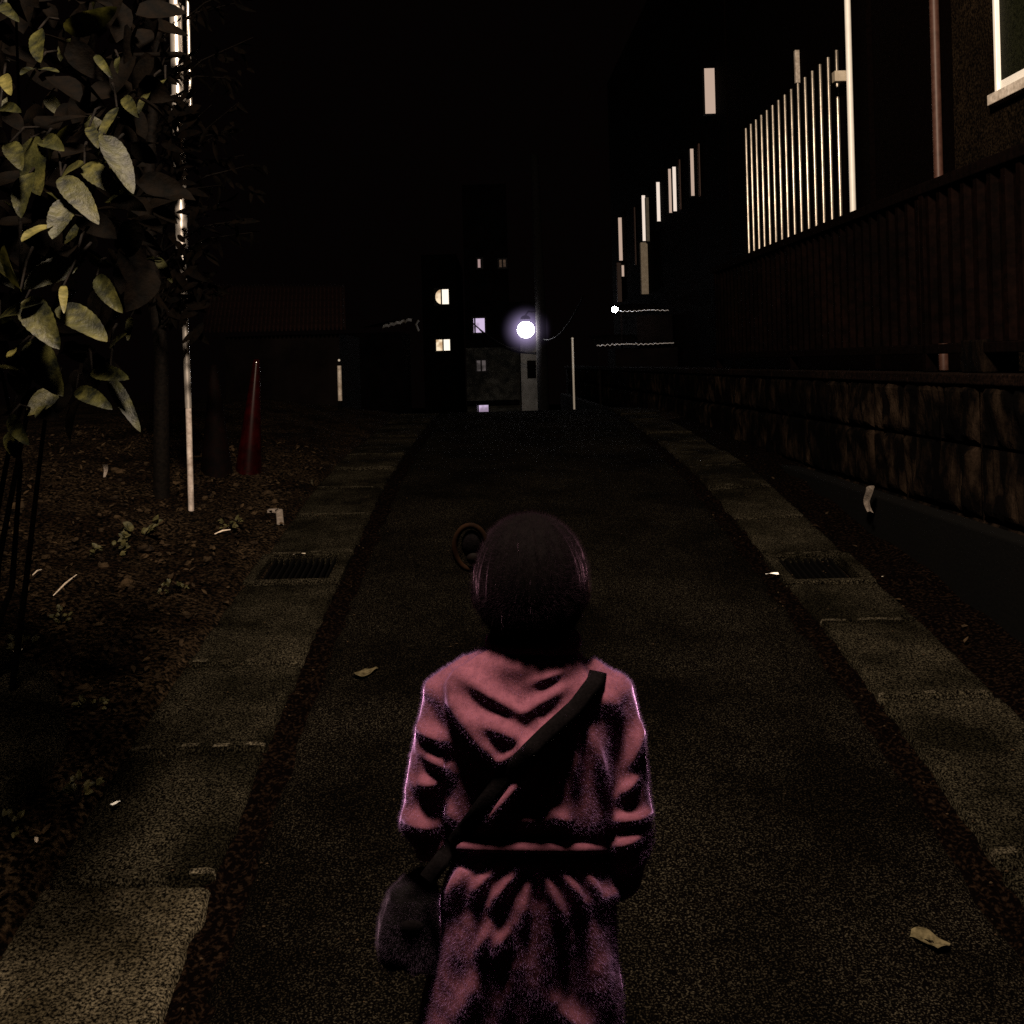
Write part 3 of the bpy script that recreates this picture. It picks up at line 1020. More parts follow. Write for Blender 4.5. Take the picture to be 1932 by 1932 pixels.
b = MB().hexa([(PX - .09, PY - .17, pbz.z - .16), (PX + .09, PY - .19, pbz.z - .16), (PX + .08, PY + .06, pbz.z - .1), (PX - .07, PY + .06, pbz.z - .1),
               (PX - .03, PY - .14, pbz.z - .012), (PX + .065, PY - .16, pbz.z - .018), (PX + .05, PY + .05, pbz.z), (PX - .045, PY + .05, pbz.z + .004)])
b.build('chunk', M['paper'], t, bevel=.012)

# ------------------------------------------------------------------ leaves
def leaf(b, base, tip, wid, nrm, curl=.15, fold=.25, serr=0, nseg=8, wave=0):
    base, tip = Vector(base), Vector(tip)
    ax = tip - base
    L = ax.length
    ax.normalize()
    nrm = Vector(nrm)
    nrm = (nrm - ax * nrm.dot(ax)).normalized()
    side = ax.cross(nrm)
    i0 = len(b.v)
    for i in range(nseg + 1):
        u = i / nseg
        w = wid * .54 * (math.sin(math.pi * u ** .82) ** .62 if 0 < u < 1 else 0) * (1 - .20 * u) + .0008
        if serr and i % 2:
            w *= 1 - serr
        bend = curl * L * (u * u - .25 * u)
        c = base + ax * (u * L) - nrm * bend
        lift = nrm * (fold * w) + nrm * (wave * w * math.sin(u * 11))
        b.v += [tuple(c - side * w + lift), tuple(c - side * w * .5 + lift * .35), tuple(c), tuple(c + side * w * .5 + lift * .35), tuple(c + side * w + lift)]
    for i in range(nseg):
        for k in range(4):
            a = i0 + i * 5 + k
            b.f.append((a, a + 1, a + 6, a + 5))


def rdir(r):
    while True:
        v = Vector((r.uniform(-1, 1), r.uniform(-1, 1), r.uniform(-1, 1)))
        if .1 < v.length < 1:
            return v.normalized()


# broad-leaved shrub: leaves traced where the lamp picks them out, a dense mass behind coloured dark for shade
SY = 2.2
K1 = .3                                            # zoomed crop -> photo pixel
hero = []   # base, tip, width px, kind
def h1(a, b_, w, kind=0, dy=0, n=(-.2, -.75, .6)):
    hero.append(((a[0] * K1, a[1] * K1), (b_[0] * K1, b_[1] * K1), w * K1, kind, dy, n))
def h2(a, b_, w, kind=0, dy=0, n=(-.2, -.75, .6)):
    hero.append(((a[0] * K1, a[1] * K1 + 515), (b_[0] * K1, b_[1] * K1 + 515), w * K1, kind, dy, n))
h1((655, 850), (838, 1150), 120, 1, -.1, (.25, -.7, .6))
h1((530, 1035), (715, 1175), 110, 0, -.05)
h1((385, 1110), (592, 1335), 120, 1, -.1, (-.1, -.8, .5))
h1((185, 1090), (92, 1312), 120, 1, -.1)
h1((190, 870), (228, 1210), 170, 0, 0, (0, -1, .12))
h1((430, 1250), (325, 1480), 120, 1, -.12, (.2, -.8, .5))
h1((345, 1420), (128, 1475), 110, 2, -.15, (-.1, -.6, .8))
h1((735, 675), (615, 865), 75, 1, 0)
h1((415, 195), (720, 65), 120, 0, .15, (0, -.8, -.6))
h1((240, 190), (225, 360), 95, 0, .05)
h1((215, 430), (130, 432), 45, 1, .0, (0, -.5, .9))
h1((235, 435), (362, 425), 48, 1, .0, (0, -.5, .9))
h1((470, 1640), (155, 1790), 150, 0, -.1, (.1, -.95, .25))
h1((130, 1820), (0, 1560), 140, 1, -.15)
h1((60, 900), (120, 1030), 90, 1, -.1)
h1((25, 470), (50, 570), 60, 2, -.1)
h1((790, 1620), (990, 1610), 30, 0, .3)
h1((985, 1620), (1075, 1760), 45, 1, .6)
h1((600, 350), (680, 450), 40, 1, .1)
h1((745, 360), (720, 430), 30, 1, .1)
h1((0, 30), (95, 100), 60, 1, .1)
h1((560, 800), (600, 880), 55, 1, 0)
h1((700, 1010), (755, 1150), 40, 1, -.05)
h1((0, 680), (100, 670), 70, 1, 0)
h1((270, 880), (360, 900), 90, 1, 0)
h1((780, 610), (840, 700), 60, 1, .2)
h1((940, 580), (850, 670), 50, 1, .2)
h1((1040, 500), (950, 560), 60, 0, .3)
h1((380, 1120), (500, 1010), 110, 0, .0)
h2((350, 190), (140, 170), 130, 0, -.1, (0, -.85, .5))
h2((160, 165), (335, 430), 150, 1, -.14, (-.1, -.85, .45))
h2((375, 205), (662, 402), 140, 1, -.14, (.1, -.85, .5))
h2((400, 80), (395, 205), 40, 2, -.16, (.4, -.7, .5))
h2((185, 430), (362, 748), 165, 1, -.1, (.0, -.9, .4))
h2((480, 735), (665, 815), 85, 1, 0)
h2((580, 615), (790, 650), 90, 1, 0)
h2((690, 660), (858, 945), 70, 0, 0)
h2((610, 20), (745, 230), 90, 1, -.05)
h2((690, 480), (760, 370), 40, 1, .1)
h2((820, 280), (800, 410), 36, 1, .3)
h2((60, 900), (145, 1060), 75, 1, -.05)
h2((50, 1000), (60, 1130), 60, 0, 0)
h2((90, 480), (50, 530), 50, 2, -.05)
h2((320, 800), (210, 870), 40, 1, .1)
h2((0, 270), (130, 230), 120, 0, 0)
t = thing('broad_leaf_shrub', 'large broad-leaved shrub with drooping toothed leaves overhanging the verge', 'shrub', (at(40, 1000, 3).x, 3.0, ground_z(at(40, 1000, 3).x, 3.0)))
bl, by_, bd = MB(), MB(), MB()
stems = MB()
for (a, b_, w, kind, dy, nn_) in hero:
    Yb_ = SY + dy
    A, B = at(a[0], a[1], Yb_ + .04), at(b_[0], b_[1], Yb_ - .05)
    nn_ = (Vector(nn_) + .25 * rdir(rnd)).normalized()
    leaf(by_ if kind == 2 else bl, A, B, 1.3 * w / 2000 * Yb_, nn_, curl=rnd.uniform(.08, .25), fold=rnd.uniform(.1, .3), serr=.05, nseg=18, wave=.05)
    Q = A + Vector((rnd.uniform(-.05, .02), .10, rnd.uniform(.0, .10)))
    stems.tube([A, A.lerp(Q, .5) + Vector((0, 0, .015)), Q], [.0022, .003, .0035], 6)
for i in range(850):
    x = rnd.uniform(-260, 300)
    y = rnd.uniform(-500, 800)
    lim = 300 - max(0, (y - 500)) * .45 + 40 * noise.noise(Vector((x * .01, y * .01, 0)))
    if x > lim or (y > 560 and rnd.random() < .45) or (y < -60 and rnd.random() < .6) or y < -170:
        continue
    Y = SY + rnd.uniform(.10, 1.0) if y > -60 else SY + rnd.uniform(-.3, 1.0)
    c = at(x, y, Y)
    d = (Vector((rnd.uniform(-.6, .9), rnd.uniform(-.7, .3), rnd.uniform(-1, .25)))).normalized()
    L = rnd.uniform(.065, .125)
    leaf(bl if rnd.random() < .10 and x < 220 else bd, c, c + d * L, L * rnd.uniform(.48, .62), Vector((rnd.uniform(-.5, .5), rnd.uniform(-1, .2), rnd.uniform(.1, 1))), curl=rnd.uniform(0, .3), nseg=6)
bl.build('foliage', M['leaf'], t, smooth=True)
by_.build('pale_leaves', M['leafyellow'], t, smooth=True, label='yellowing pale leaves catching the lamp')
bd.build('shade_tinted_foliage', M['leafdark'], t, smooth=True)  # inner leaves get a darkened leaf colour as their shade
root = Vector((at(-60, 1000, 3.5).x, 3.6, ground_z(at(-60, 1000, 3.5).x, 3.6)))
for k in range(4):
    e = at(rnd.uniform(-80, 260), rnd.uniform(-100, 500), SY + rnd.uniform(.15, .8))
    m1 = root.lerp(e, .5) + Vector((rnd.uniform(-.1, .1), rnd.uniform(-.05, .15), rnd.uniform(0, .2)))
    stems.tube([root + Vector((rnd.uniform(-.08, .08), rnd.uniform(-.08, .08), -.05)), root.lerp(m1, .5) + Vector((rnd.uniform(-.05, .05), 0, 0)), m1, e], [.012, .010, .007, .003], 8)
A, B = at(38, 395, SY), at(40, 560, SY)
stems.tube([A, A.lerp(B, .5), B], .004, 8)
stems.build('stems', M['stem'], t, smooth=True)

# slender-leaved tree behind, round the pole
t = thing('slender_leaf_tree', 'dark tree with thin drooping leaves growing around the steel pole', 'tree', (PX - .25, 6.25, ground_z(PX - .25, 6.25)))
b = MB()
tr = MB()
rt = Vector((PX - .25, 6.25, ground_z(PX - .25, 6.25) - .05))
tr.tube([rt, rt + Vector((.04, -.05, .9)), rt + Vector((.0, -.1, 1.8)), rt + Vector((.1, -.1, 2.9)), rt + Vector((.05, -.05, 4.0))], [.05, .042, .035, .024, .012], 10)
twigs = MB()
for k in range(46):
    y = rnd.uniform(-80, 560)
    cx_ = 345 + rnd.uniform(-150, 150) * (1 if y < 470 else .5)
    Y = rnd.choice((rnd.uniform(5.5, 5.88), rnd.uniform(6.1, 6.6)))
    e = at(cx_, y, Y)
    s0 = rt + Vector((.05, -.08, max(.6, e.z - rt.z - rnd.uniform(.05, .35))))
    pts = [s0, s0.lerp(e, .5) + Vector((0, 0, .06)), e]
    twigs.tube(pts, [.008, .005, .002], 6)
    for q in range(rnd.randint(9, 16)):
        u = rnd.uniform(.35, 1)
        c = s0.lerp(e, u) + Vector((0, 0, .06 * (1 - abs(2 * u - 1))))
        d = (e - s0).normalized() * .5 + Vector((rnd.uniform(-.6, .6), rnd.uniform(-.6, .4), rnd.uniform(-1, .1)))
        L = rnd.uniform(.08, .15)
        leaf(b, c, c + d.normalized() * L, L * .22, rdir(rnd), curl=.2, nseg=5)
for x0, y0, x1, y1 in ((680, 1120, 700, 1180), (705, 1150, 730, 1190), (745, 1170, 760, 1200), (760, 1200, 795, 1215), (770, 1210, 790, 1270), (755, 1200, 750, 1270), (790, 1040, 800, 1090), (670, 470, 690, 500), (640, 430, 680, 445), (715, 440, 720, 470), (740, 430, 760, 450), (690, 590, 700, 620), (690, 760, 700, 790)):
    f_ = .644 * 900 / 1932 * (1 if True else 1)
    A, B = at(x0 * .644 if False else x0 * .3 * 1.0 + 0, y0 * .3, 5.7), at(x1 * .3, y1 * .3, 5.65)
    A, B = at(x0 * .3 * 2.1, y0 * .3, 5.7), at(x1 * .3 * 2.1, y1 * .3, 5.65)
    leaf(b, A, B, .02, (0, -1, .4), nseg=5)
for k in range(75):
    y = rnd.uniform(185, 640)
    if rnd.random() < .5 * (math.sin(y * .105) > .35):
        continue
    x = 338 + y * .025 + rnd.uniform(-30, 26)
    c = at(x, y, rnd.uniform(5.55, 5.85))
    d = Vector((rnd.uniform(-.9, .9), rnd.uniform(-.4, .2), rnd.uniform(-1, .3))).normalized()
    L = rnd.uniform(.09, .16)
    leaf(b, c - d * L * .5, c + d * L * .5, L * .3, Vector((rnd.uniform(-.4, .4), -1, .3)), curl=.2, nseg=6)
tr.build('trunk', M['stem'], t, smooth=True)
twigs.build('twigs', M['stem'], t, smooth=True)
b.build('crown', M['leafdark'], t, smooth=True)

# verge litter, weeds, straws and scraps
b = MB()
for i in range(5200):
    if rnd.random() < .8:
        X, Y = rnd.uniform(-3.4, -1.27), 1.9 + 6.5 * rnd.random() ** 1.3
        if X < -1.75 and Y < 3.1:
            continue
    else:
        X, Y = rnd.uniform(1.66, 2.1), rnd.uniform(2, 9)
        if rnd.random() < .95:
            continue
    z = ground_z(X, Y) + rnd.uniform(.004, .03)
    d = Vector((rnd.uniform(-1, 1), rnd.uniform(-1, 1), rnd.uniform(-.35, .35))).normalized()
    L = rnd.uniform(.012, .045)
    leaf(b, (X, Y, z), Vector((X, Y, z)) + d * L, L * rnd.uniform(.3, .6), Vector((rnd.uniform(-.6, .6), rnd.uniform(-.6, .6), 1)), curl=rnd.uniform(-.4, .4), fold=.4, nseg=3)
o = b.build('leaf_litter', M['litter'], kind='stuff')
tag(o, 'brown fallen leaves and twigs strewn over the soil verges', 'leaf litter')


def weed(x, y, n_, L, label, up=.8):
    p = ground_hit(x, y)
    p.z = ground_z(p.x, p.y)
    t = thing('weed', label, 'weed', p, 'weeds on the verge')
    l_, s_ = MB(), MB()
    for k in range(n_):
        a = rnd.uniform(0, 6.28)
        d = Vector((math.cos(a), math.sin(a), rnd.uniform(.2, 1.6) * up))
        q = p + d.normalized() * L * rnd.uniform(.4, 1)
        s_.tube([p + Vector((0, 0, -.01)), p.lerp(q, .6) + Vector((0, 0, .01)), q], .0016, 5)
        for j in range(3):
            dd = (d + .8 * rdir(rnd)).normalized()
            l = L * rnd.uniform(.25, .45)
            leaf(l_, q, q + dd * l, l * .6, Vector((rnd.uniform(-.4, .4), -.7, .8)), curl=.2, nseg=5)
    l_.build('leaves', M['weed'], t, smooth=True)
    s_.build('stalks', M['stem'], t, smooth=True)


weed(268, 1020, 9, .13, 'small pale-leaved weed beside the concrete footing of the pole')
weed(145, 1520, 10, .07, 'low green weed at the edge of the cracked concrete apron')
weed(20, 1565, 9, .06, 'low weed by the frame edge under the concrete apron')
weed(175, 1345, 12, .06, 'tuft of small leaves between the apron and the slabs')
weed(40, 1230, 8, .07, 'pale weed above the concrete apron at the frame edge')
weed(430, 1000, 12, .07, 'mossy tuft on the verge between pole and white kerb corner')
weed(210, 1050, 10, .09, 'dim weed on the verge under the shrub')
weed(330, 1120, 10, .06, 'tuft of weeds below the pole above the drain grate')
weed(120, 1180, 9, .07, 'sprawling weed under the long straw')


def straw(a, b_, label, r=.0035, name='dry_straw', lift=.03, m='straw'):
    A, B = ground_hit(*a), ground_hit(*b_)
    A.z += .012
    B = B + Vector((0, 0, lift))
    MB().tube([A, A.lerp(B, .5) + Vector((0, 0, .006)), B], [r * .6, r, r * .5], 7).build(name, M[m], None, smooth=True, label=label, cat='straw' if name == 'dry_straw' else 'twig')


straw((100, 1130), (145, 1097), 'long pale straw lying across the verge under the shrub', .0045)
straw((78, 1080), (62, 1098), 'short bright straw standing at the dark edge of the verge', .004)
straw((293, 2208 * .644), (312, 2240 * .644), 'short yellowish straw on the soil beside the slabs', .0035)
straw((405, 1012), (435, 1010), 'thin pale twig lying flat beside the footing of the pole', .005, 'twig')
straw((68, 1584), (75, 1660), 'pale bare root stub at the lower corner of the verge', .009, 'twig', 0)


def scrap(x, y, sx, sy, label, name='paper_scrap', m='paper', cat='litter', lift=.008, rot=0):
    p = ground_hit(x, y, .0 if not -1.27 < ground_hit(x, y).x < 1.68 else .06)
    p.z = max(gz(p.y) if -1.27 < p.x < 1.68 else ground_z(p.x, p.y), -9) + lift
    b = MB()
    ca, sa = math.cos(rot), math.sin(rot)

    def f(u, v):
        a_, b__ = (u - .5) * sx, (v - .5) * sy
        k = 1 - .5 * abs(u - .5)
        return (p.x + ca * a_ - sa * b__ * k, p.y + sa * a_ + ca * b__ * k, p.z + min(sx, sy) * (.10 * math.sin(u * 5 + v * 4) + .07 * math.cos(v * 7)))
    b.grid(8, 8, f)
    b.build(name, M[m], None, smooth=True, label=label, cat=cat)


scrap(690, 1275, .05, .12, 'pale fallen leaf on the asphalt close to the person', 'fallen_leaf', 'leafroad', 'leaf', rot=-.5)
scrap(1755, 1790, .05, .10, 'curled pale leaf on the asphalt near the lower frame edge', 'fallen_leaf', 'leafroad', 'leaf', rot=.6)
scrap(218, 1535, .013, .035, 'small white cigarette end on the slab edge', 'cigarette_end', 'white', 'litter', lift=.03, rot=-.5)
scrap(1457, 1090, .06, .03, 'small white chip beside the drain grate under the stone wall', 'paper_scrap', 'white', 'litter', lift=.012)
scrap(33, 1233, .03, .06, 'pale pebble-like scrap at the frame edge above the apron', 'paper_scrap', 'beige')
scrap(505, 1053, .03, .03, 'tiny pale scrap by the back edge of the left drain grate', 'paper_scrap', 'paper')
scrap(565, 1049, .06, .03, 'flat pale scrap behind the left drain grate', 'paper_scrap', 'beige')
scrap(1670, 1092, .04, .04, 'pale chip at the outer corner of the drain grate by the wall', 'paper_scrap', 'beige')

g_ = MB()
for i in range(420):
    Y = 1.9 + 6 * rnd.random() ** 1.6
    X = rnd.choice((rnd.uniform(-.70, 1.15), rnd.gauss(-.70, .05), rnd.gauss(1.18, .05), rnd.uniform(-1.2, -.82), rnd.uniform(1.28, 1.62)))
    r_ = rnd.uniform(.0012, .0038)
    g_.ball((X, Y, gz(Y) + .012 * (X < -.8 or X > 1.26) + r_ * .8), (r_ * rnd.uniform(.8, 1.6), r_, r_ * .8), 6, 4, warp=.4)
for i in range(260):
    X, Y = rnd.uniform(-2.6, -1.3), 1.9 + 5 * rnd.random() ** 1.4
    r_ = rnd.uniform(.006, .022) * (1.7 if rnd.random() < .08 else 1)
    g_.ball((X, Y, ground_z(X, Y) + r_ * .25), (r_ * rnd.uniform(.8, 1.6), r_ * rnd.uniform(.8, 1.4), r_ * .7), 8, 5, warp=.5)
tag(g_.build('grit', M['litter'], kind='stuff'), 'loose grit and small stones scattered over road, slabs and verge', 'grit')

# white plastic on the wall's footing, white tag under the shrub
Yq = 2000 * 2.07 / (1652 - 890)
c = at(1652, 942, Yq)
b = MB()
b.grid(10, 14, lambda u, v: (c.x - .03 - .012 * math.sin(u * 6 + v * 3), c.y - .0 + (u - .5) * .10 + .02 * math.sin(v * 5), c.z + (v - .5) * .125 + .012 * math.sin(u * 4)))
b.build('plastic_scrap', M['paper'], None, smooth=True, label='crumpled white plastic scrap hanging at the footing of the stone wall', cat='litter')
c = at(198, 888, 4.2)
b = MB()
b.grid(6, 8, lambda u, v: (c.x + (u - .5) * .022 * (1 - .6 * v), c.y + .01 * math.sin(v * 4), c.z + (.5 - v) * .05))
b.build('fallen_leaf', M['paper'], None, smooth=True, label='small pale leaf hanging in the dark under the shrub', cat='leaf')

# kerb corner and low wire hoops along the verge
kc = [ground_hit(505, 968), ground_hit(527, 967), ground_hit(529, 992)]
t = thing('kerb_stone', 'pale broken kerb corner by the verge past the drain grate', 'kerb', kc[1])
b = MB()
for A, B in ((kc[0], kc[1]), (kc[1], kc[2])):
    d = (B - A).normalized()
    s_ = Vector((-d.y, d.x, 0)).normalized() * .02
    b.hexa([A - s_ + Vector((0, 0, -.1)), B - s_ + Vector((0, 0, -.1)), B + s_ + Vector((0, 0, -.1)), A + s_ + Vector((0, 0, -.1)),
            A - s_ + Vector((0, 0, .022)), B - s_ + Vector((0, 0, .022)), B + s_ + Vector((0, 0, .024)), A + s_ + Vector((0, 0, .024))])
b.build('edge', M['paper'], t, bevel=.008)
for (pts, lab) in ((((566, 940), (572, 958), (580, 970), (596, 955)), 'low bent wire hoop at the slab edge'), (((588, 905), (590, 925), (596, 938), (604, 932)), 'low upright wire hoop further up the slab edge'),
                   (((622, 872), (632, 870), (636, 880), (638, 900)), 'low arched wire hoop at the far slab edge')):
    Y0_ = ground_hit(*pts[2]).y
    MB().tube([at(p[0], p[1], Y0_ + .05) for p in pts], .012, 8).build('wire_hoop', M['slab_pale'], None, smooth=True, label=lab, cat='hoop', group='wire hoops along the verge')

# ------------------------------------------------------------------ the person (a child seen from behind)
CYD = 1.6                                          # distance up the lane
PXM = CYD / FPX                                    # metres per photo pixel there
GZC = gz(CYD)


def cp_(x, y, d=0.0):
    """point of the child's mid plane at pixel, pushed d metres up the lane"""
    p = at(x, y, CYD)
    return Vector((p.x, CYD + d, p.z))


def loft(b, rings, n=40, power=2.4):
    base = len(b.v)
    for c, a, bb in rings:
        for k in range(n):
            an = 2 * math.pi * k / n
            ca, sa = math.cos(an), math.sin(an)
            b.v.append((c.x + a * math.copysign(abs(ca) ** (2 / power), ca), c.y + bb * math.copysign(abs(sa) ** (2 / power), sa), c.z))
    for i in range(len(rings) - 1):
        for k in range(n):
            a_, b_ = base + i * n + k, base + i * n + (k + 1) % n
            b.f.append((a_, b_, b_ + n, a_ + n))
    b.f.append(tuple(base + k for k in range(n))[::-1])
    b.f.append(tuple(base + (len(rings) - 1) * n + k for k in range(n)))


def remeshed(b, voxel, smooth_it):
    me = bpy.data.meshes.new('tmp')
    me.from_pydata(b.v, [], b.f)
    bm = bmesh.new()
    bm.from_mesh(me)
    bmesh.ops.remove_doubles(bm, verts=bm.verts, dist=1e-6)
    bmesh.ops.recalc_face_normals(bm, faces=bm.faces)
    bm.to_mesh(me)
    bm.free()
    o = bpy.data.objects.new('tmp', me)
    C.objects.link(o)
    r = o.modifiers.new('r', 'REMESH')
    r.mode = 'VOXEL'
    r.voxel_size = voxel
    if smooth_it:
        s = o.modifiers.new('s', 'SMOOTH')
        s.factor, s.iterations = .5, smooth_it
    dg = bpy.context.evaluated_depsgraph_get()
    out = bpy.data.meshes.new_from_object(o.evaluated_get(dg))
    bpy.data.objects.remove(o)
    n = len(out.vertices)
    co = np.empty(n * 3)
    out.vertices.foreach_get('co', co)
    no = np.empty(n * 3)
    out.vertex_normals.foreach_get('vector', no)
    faces = [tuple(p.vertices) for p in out.polygons]
    bpy.data.meshes.remove(out)
    return co.reshape(-1, 3), no.reshape(-1, 3), faces


def px_np(co):
    d = co - np.array(EYE)
    R, U = np.array(RIGHT), np.array(UP)
    return CX + FPX * (d @ R) / d[:, 1], CY - FPX * (d @ U) / d[:, 1]


def fuzz(b, co, no, n_, L, w, keep):
    """short loose fibres off wool or hair, added for a glowing rim"""
    k = 0
    m_ = len(co)
    while k < n_:
        i = rnd.randrange(m_)
        if not keep(co[i]):
            n_ -= 1
            continue
        k += 1
        p, q = Vector(co[i]), Vector(no[i])
        t_ = rdir(rnd)
        p = p + (t_ - q * t_.dot(q)) * .003
        d = (q + .24 * rdir(rnd)).normalized()
        sd = d.cross(rdir(rnd)).normalized() * w * .5
        l = L * rnd.uniform(.4, 1.1)
        b.add([p - sd, p + sd, p + d * l], [(0, 1, 2)])


PERSON = thing('person', 'child in a pink belted hooded coat walking away up the lane', 'person', (cp_(1003, 1900).x, CYD, GZC))

# body: one continuous mesh
bb = MB()
hc = cp_(1001, 1108, .012)
loft(bb, [(cp_(1003, 1275), .07, .04), (cp_(1003, 1320), .115, .065), (cp_(1003, 1420), .110, .058), (cp_(1003, 1560), .100, .050), (cp_(1000, 1700), .105, .048), (cp_(998, 1800), .100, .044)])
bb.tube([cp_(1005, 1300, .01), cp_(1004, 1215, .008), cp_(1002, 1140, .012)], [.05, .042, .042], 20)
bb.ball(hc, (.076, .090, .098), 28, 20)
bb.ball(hc + Vector((0, .045, -.055)), (.052, .050, .050), 20, 14)                      # jaw
bb.ball(hc + Vector((0, .098, -.022)), (.011, .014, .014), 12, 8)                       # nose
bb.ball(hc + Vector((0, .088, -.060)), (.020, .010, .006), 12, 8)                       # mouth
for s_ in (-1, 1):
    bb.ball(hc + Vector((s_ * .030, .083, .004)), (.013, .009, .009), 12, 8)            # eyes
    bb.ball(hc + Vector((s_ * .080, .006, -.012)), (.012, .018, .027), 12, 10)          # ears
for s_, sh, el, wr, hd_ in ((-1, (838, 1300), (808, 1555), (868, 1640), (910, 1652)), (1, (1165, 1300), (1186, 1565), (1150, 1660), (1100, 1672))):
    bb.tube([cp_(1003 + s_ * 70, 1312), cp_(sh[0] - s_ * 14, sh[1] + 30), cp_((sh[0] + el[0]) / 2 - s_ * 6, (sh[1] + el[1]) / 2), cp_(*el), cp_(*wr, .13), cp_(*hd_, .17)], [.034, .029, .026, .024, .020, .022], 14)
    hx = cp_(998 + s_ * 58, 1790)
    kn = Vector((hx.x - s_ * .006, CYD + .012, GZC + .33))
    an_ = Vector((hx.x - s_ * .008, CYD + (-.02 if s_ < 0 else .03), GZC + .06))
    bb.tube([hx, hx.lerp(kn, .5), kn, kn.lerp(an_, .4) + Vector((0, -.012, 0)), an_], [.044, .046, .042, .040, .028], 16)
    ft = MB()
    bb.ball(an_ + Vector((0, .045, -.035)), (.030, .085, .026), 16, 10)
    # a hand in the pocket: palm, four fingers and thumb
    H = cp_(*hd_, .175)
    bb.ball(H, (.030, .014, .026), 12, 8)
    for k in range(4):
        zf = H.z + .016 - k * .011
        bb.tube([(H.x - s_ * .018, H.y, zf), (H.x - s_ * .046, H.y + .006, zf - .004), (H.x - s_ * (.066 - .004 * abs(k - 1)), H.y - .004, zf - .010)], [.0075, .007, .006], 8)
    bb.tube([(H.x + s_ * .005, H.y, H.z + .020), (H.x - s_ * .018, H.y - .004, H.z + .036), (H.x - s_ * .030, H.y - .004, H.z + .040)], [.009, .008, .0065], 8)
co, no, fc = remeshed(bb, .0055, 3)
b = MB()
b.v, b.f = [tuple(v) for v in co], list(fc)
b.build('body', M['skin'], PERSON, smooth=True)
for s_ in (-1, 1):
    hx = cp_(998 + s_ * 58, 1790)
    an_ = Vector((hx.x - s_ * .008, CYD + (-.02 if s_ < 0 else .03), GZC + .06))
    kn = Vector((hx.x - s_ * .006, CYD + .012, GZC + .33))
    MB().tube([hx + Vector((0, 0, .02)), hx.lerp(kn, .5), kn, kn.lerp(an_, .8)], [.046, .050, .050, .046], 20).build('trouser_leg', M['trousers'], PERSON, smooth=True)
    sh_ = MB()
    loft(sh_, [(an_ + Vector((0, .040, -.062)), .040, .098), (an_ + Vector((0, .040, -.045)), .040, .098), (an_ + Vector((0, .03, -.015)), .037, .075), (an_ + Vector((0, 0, .03)), .036, .045)], 20)
    sh_.build('shoe', M['shoe'], PERSON, smooth=True, bevel=.006)

# hair
hb = MB()
hb.ball(hc + Vector((0, -.010, .010)), (.086, .094, .100), 32, 24)
hb.ball(hc + Vector((0, -.030, -.022)), (.074, .062, .058), 24, 16)
hb.ball(hc + Vector((-.074, -.004, -.006)), (.014, .03, .032), 14, 10)
hb.ball(hc + Vector((.074, -.004, -.006)), (.014, .03, .032), 14, 10)
hb.tube([hc + Vector((0, -.032, -.05)), cp_(1005, 1176, -.026)], [.056, .040], 20)
co, no, fc = remeshed(hb, .004, 8)
keep = []
for i in range(len(co)):
    p = Vector(co[i]) - hc
    an = math.atan2(p.x, -p.y)
    d = .0035 * noise.noise(Vector((an * 9, p.z * 6, 0))) + .0022 * noise.noise(Vector((an * 28, p.z * 10, 3)))
    co[i] += no[i] * d
fkeep = []
for f in fc:
    c = np.mean([co[k] for k in f], axis=0) - np.array(hc)
    if c[1] > .062 and c[2] < .045:                # leave the face open
        continue
    fkeep.append(f)
b = MB()
b.v, b.f = [tuple(v) for v in co], fkeep
for k in range(120):
    i = rnd.randrange(len(co))
    if co[i][1] > hc.y + .04:
        continue
    p, nn_ = Vector(co[i]), Vector(no[i])
    dn = (Vector((0, 0, -1)) + nn_ * rnd.uniform(.1, .5) + .5 * rdir(rnd)).normalized()
    L = rnd.uniform(.008, .022)
    b.tube([p - nn_ * .001, p + dn * L * .5 + nn_ * .002, p + dn * L], [.0005, .0004, .0002], 4, caps=False)
n_main = len(b.f)
fuzz(b, co, no, 42000, .0085, .00015, lambda p: p[1] < hc.y + .05)
hr = b.build('hair', M['hair'], PERSON, smooth=True)
hr.data.materials.append(M['hair_rimfuzz'])
for k in range(n_main, len(b.f)):
    hr.data.polygons[k].material_index = 1
bc = cp_(888, 1032, -.005)
rg = MB()
rg.tube([bc + Vector((.024 * math.cos(a), 0, .033 * math.sin(a))) for a in [2 * math.pi * i / 28 for i in range(29)]], .0045, 10)
rg.build('hair_loop', M['hair_rimfuzz2'], PERSON, smooth=True)
MB().ball(bc + Vector((.004, 0, -.016)), (.011, .009, .010), 14, 10).build('hair_bead', M['redold'], PERSON, smooth=True)
MB().ball(bc + Vector((.002, .004, .004)), (.016, .010, .022), 16, 10).build('hair_bun', M['strap'], PERSON, smooth=True)

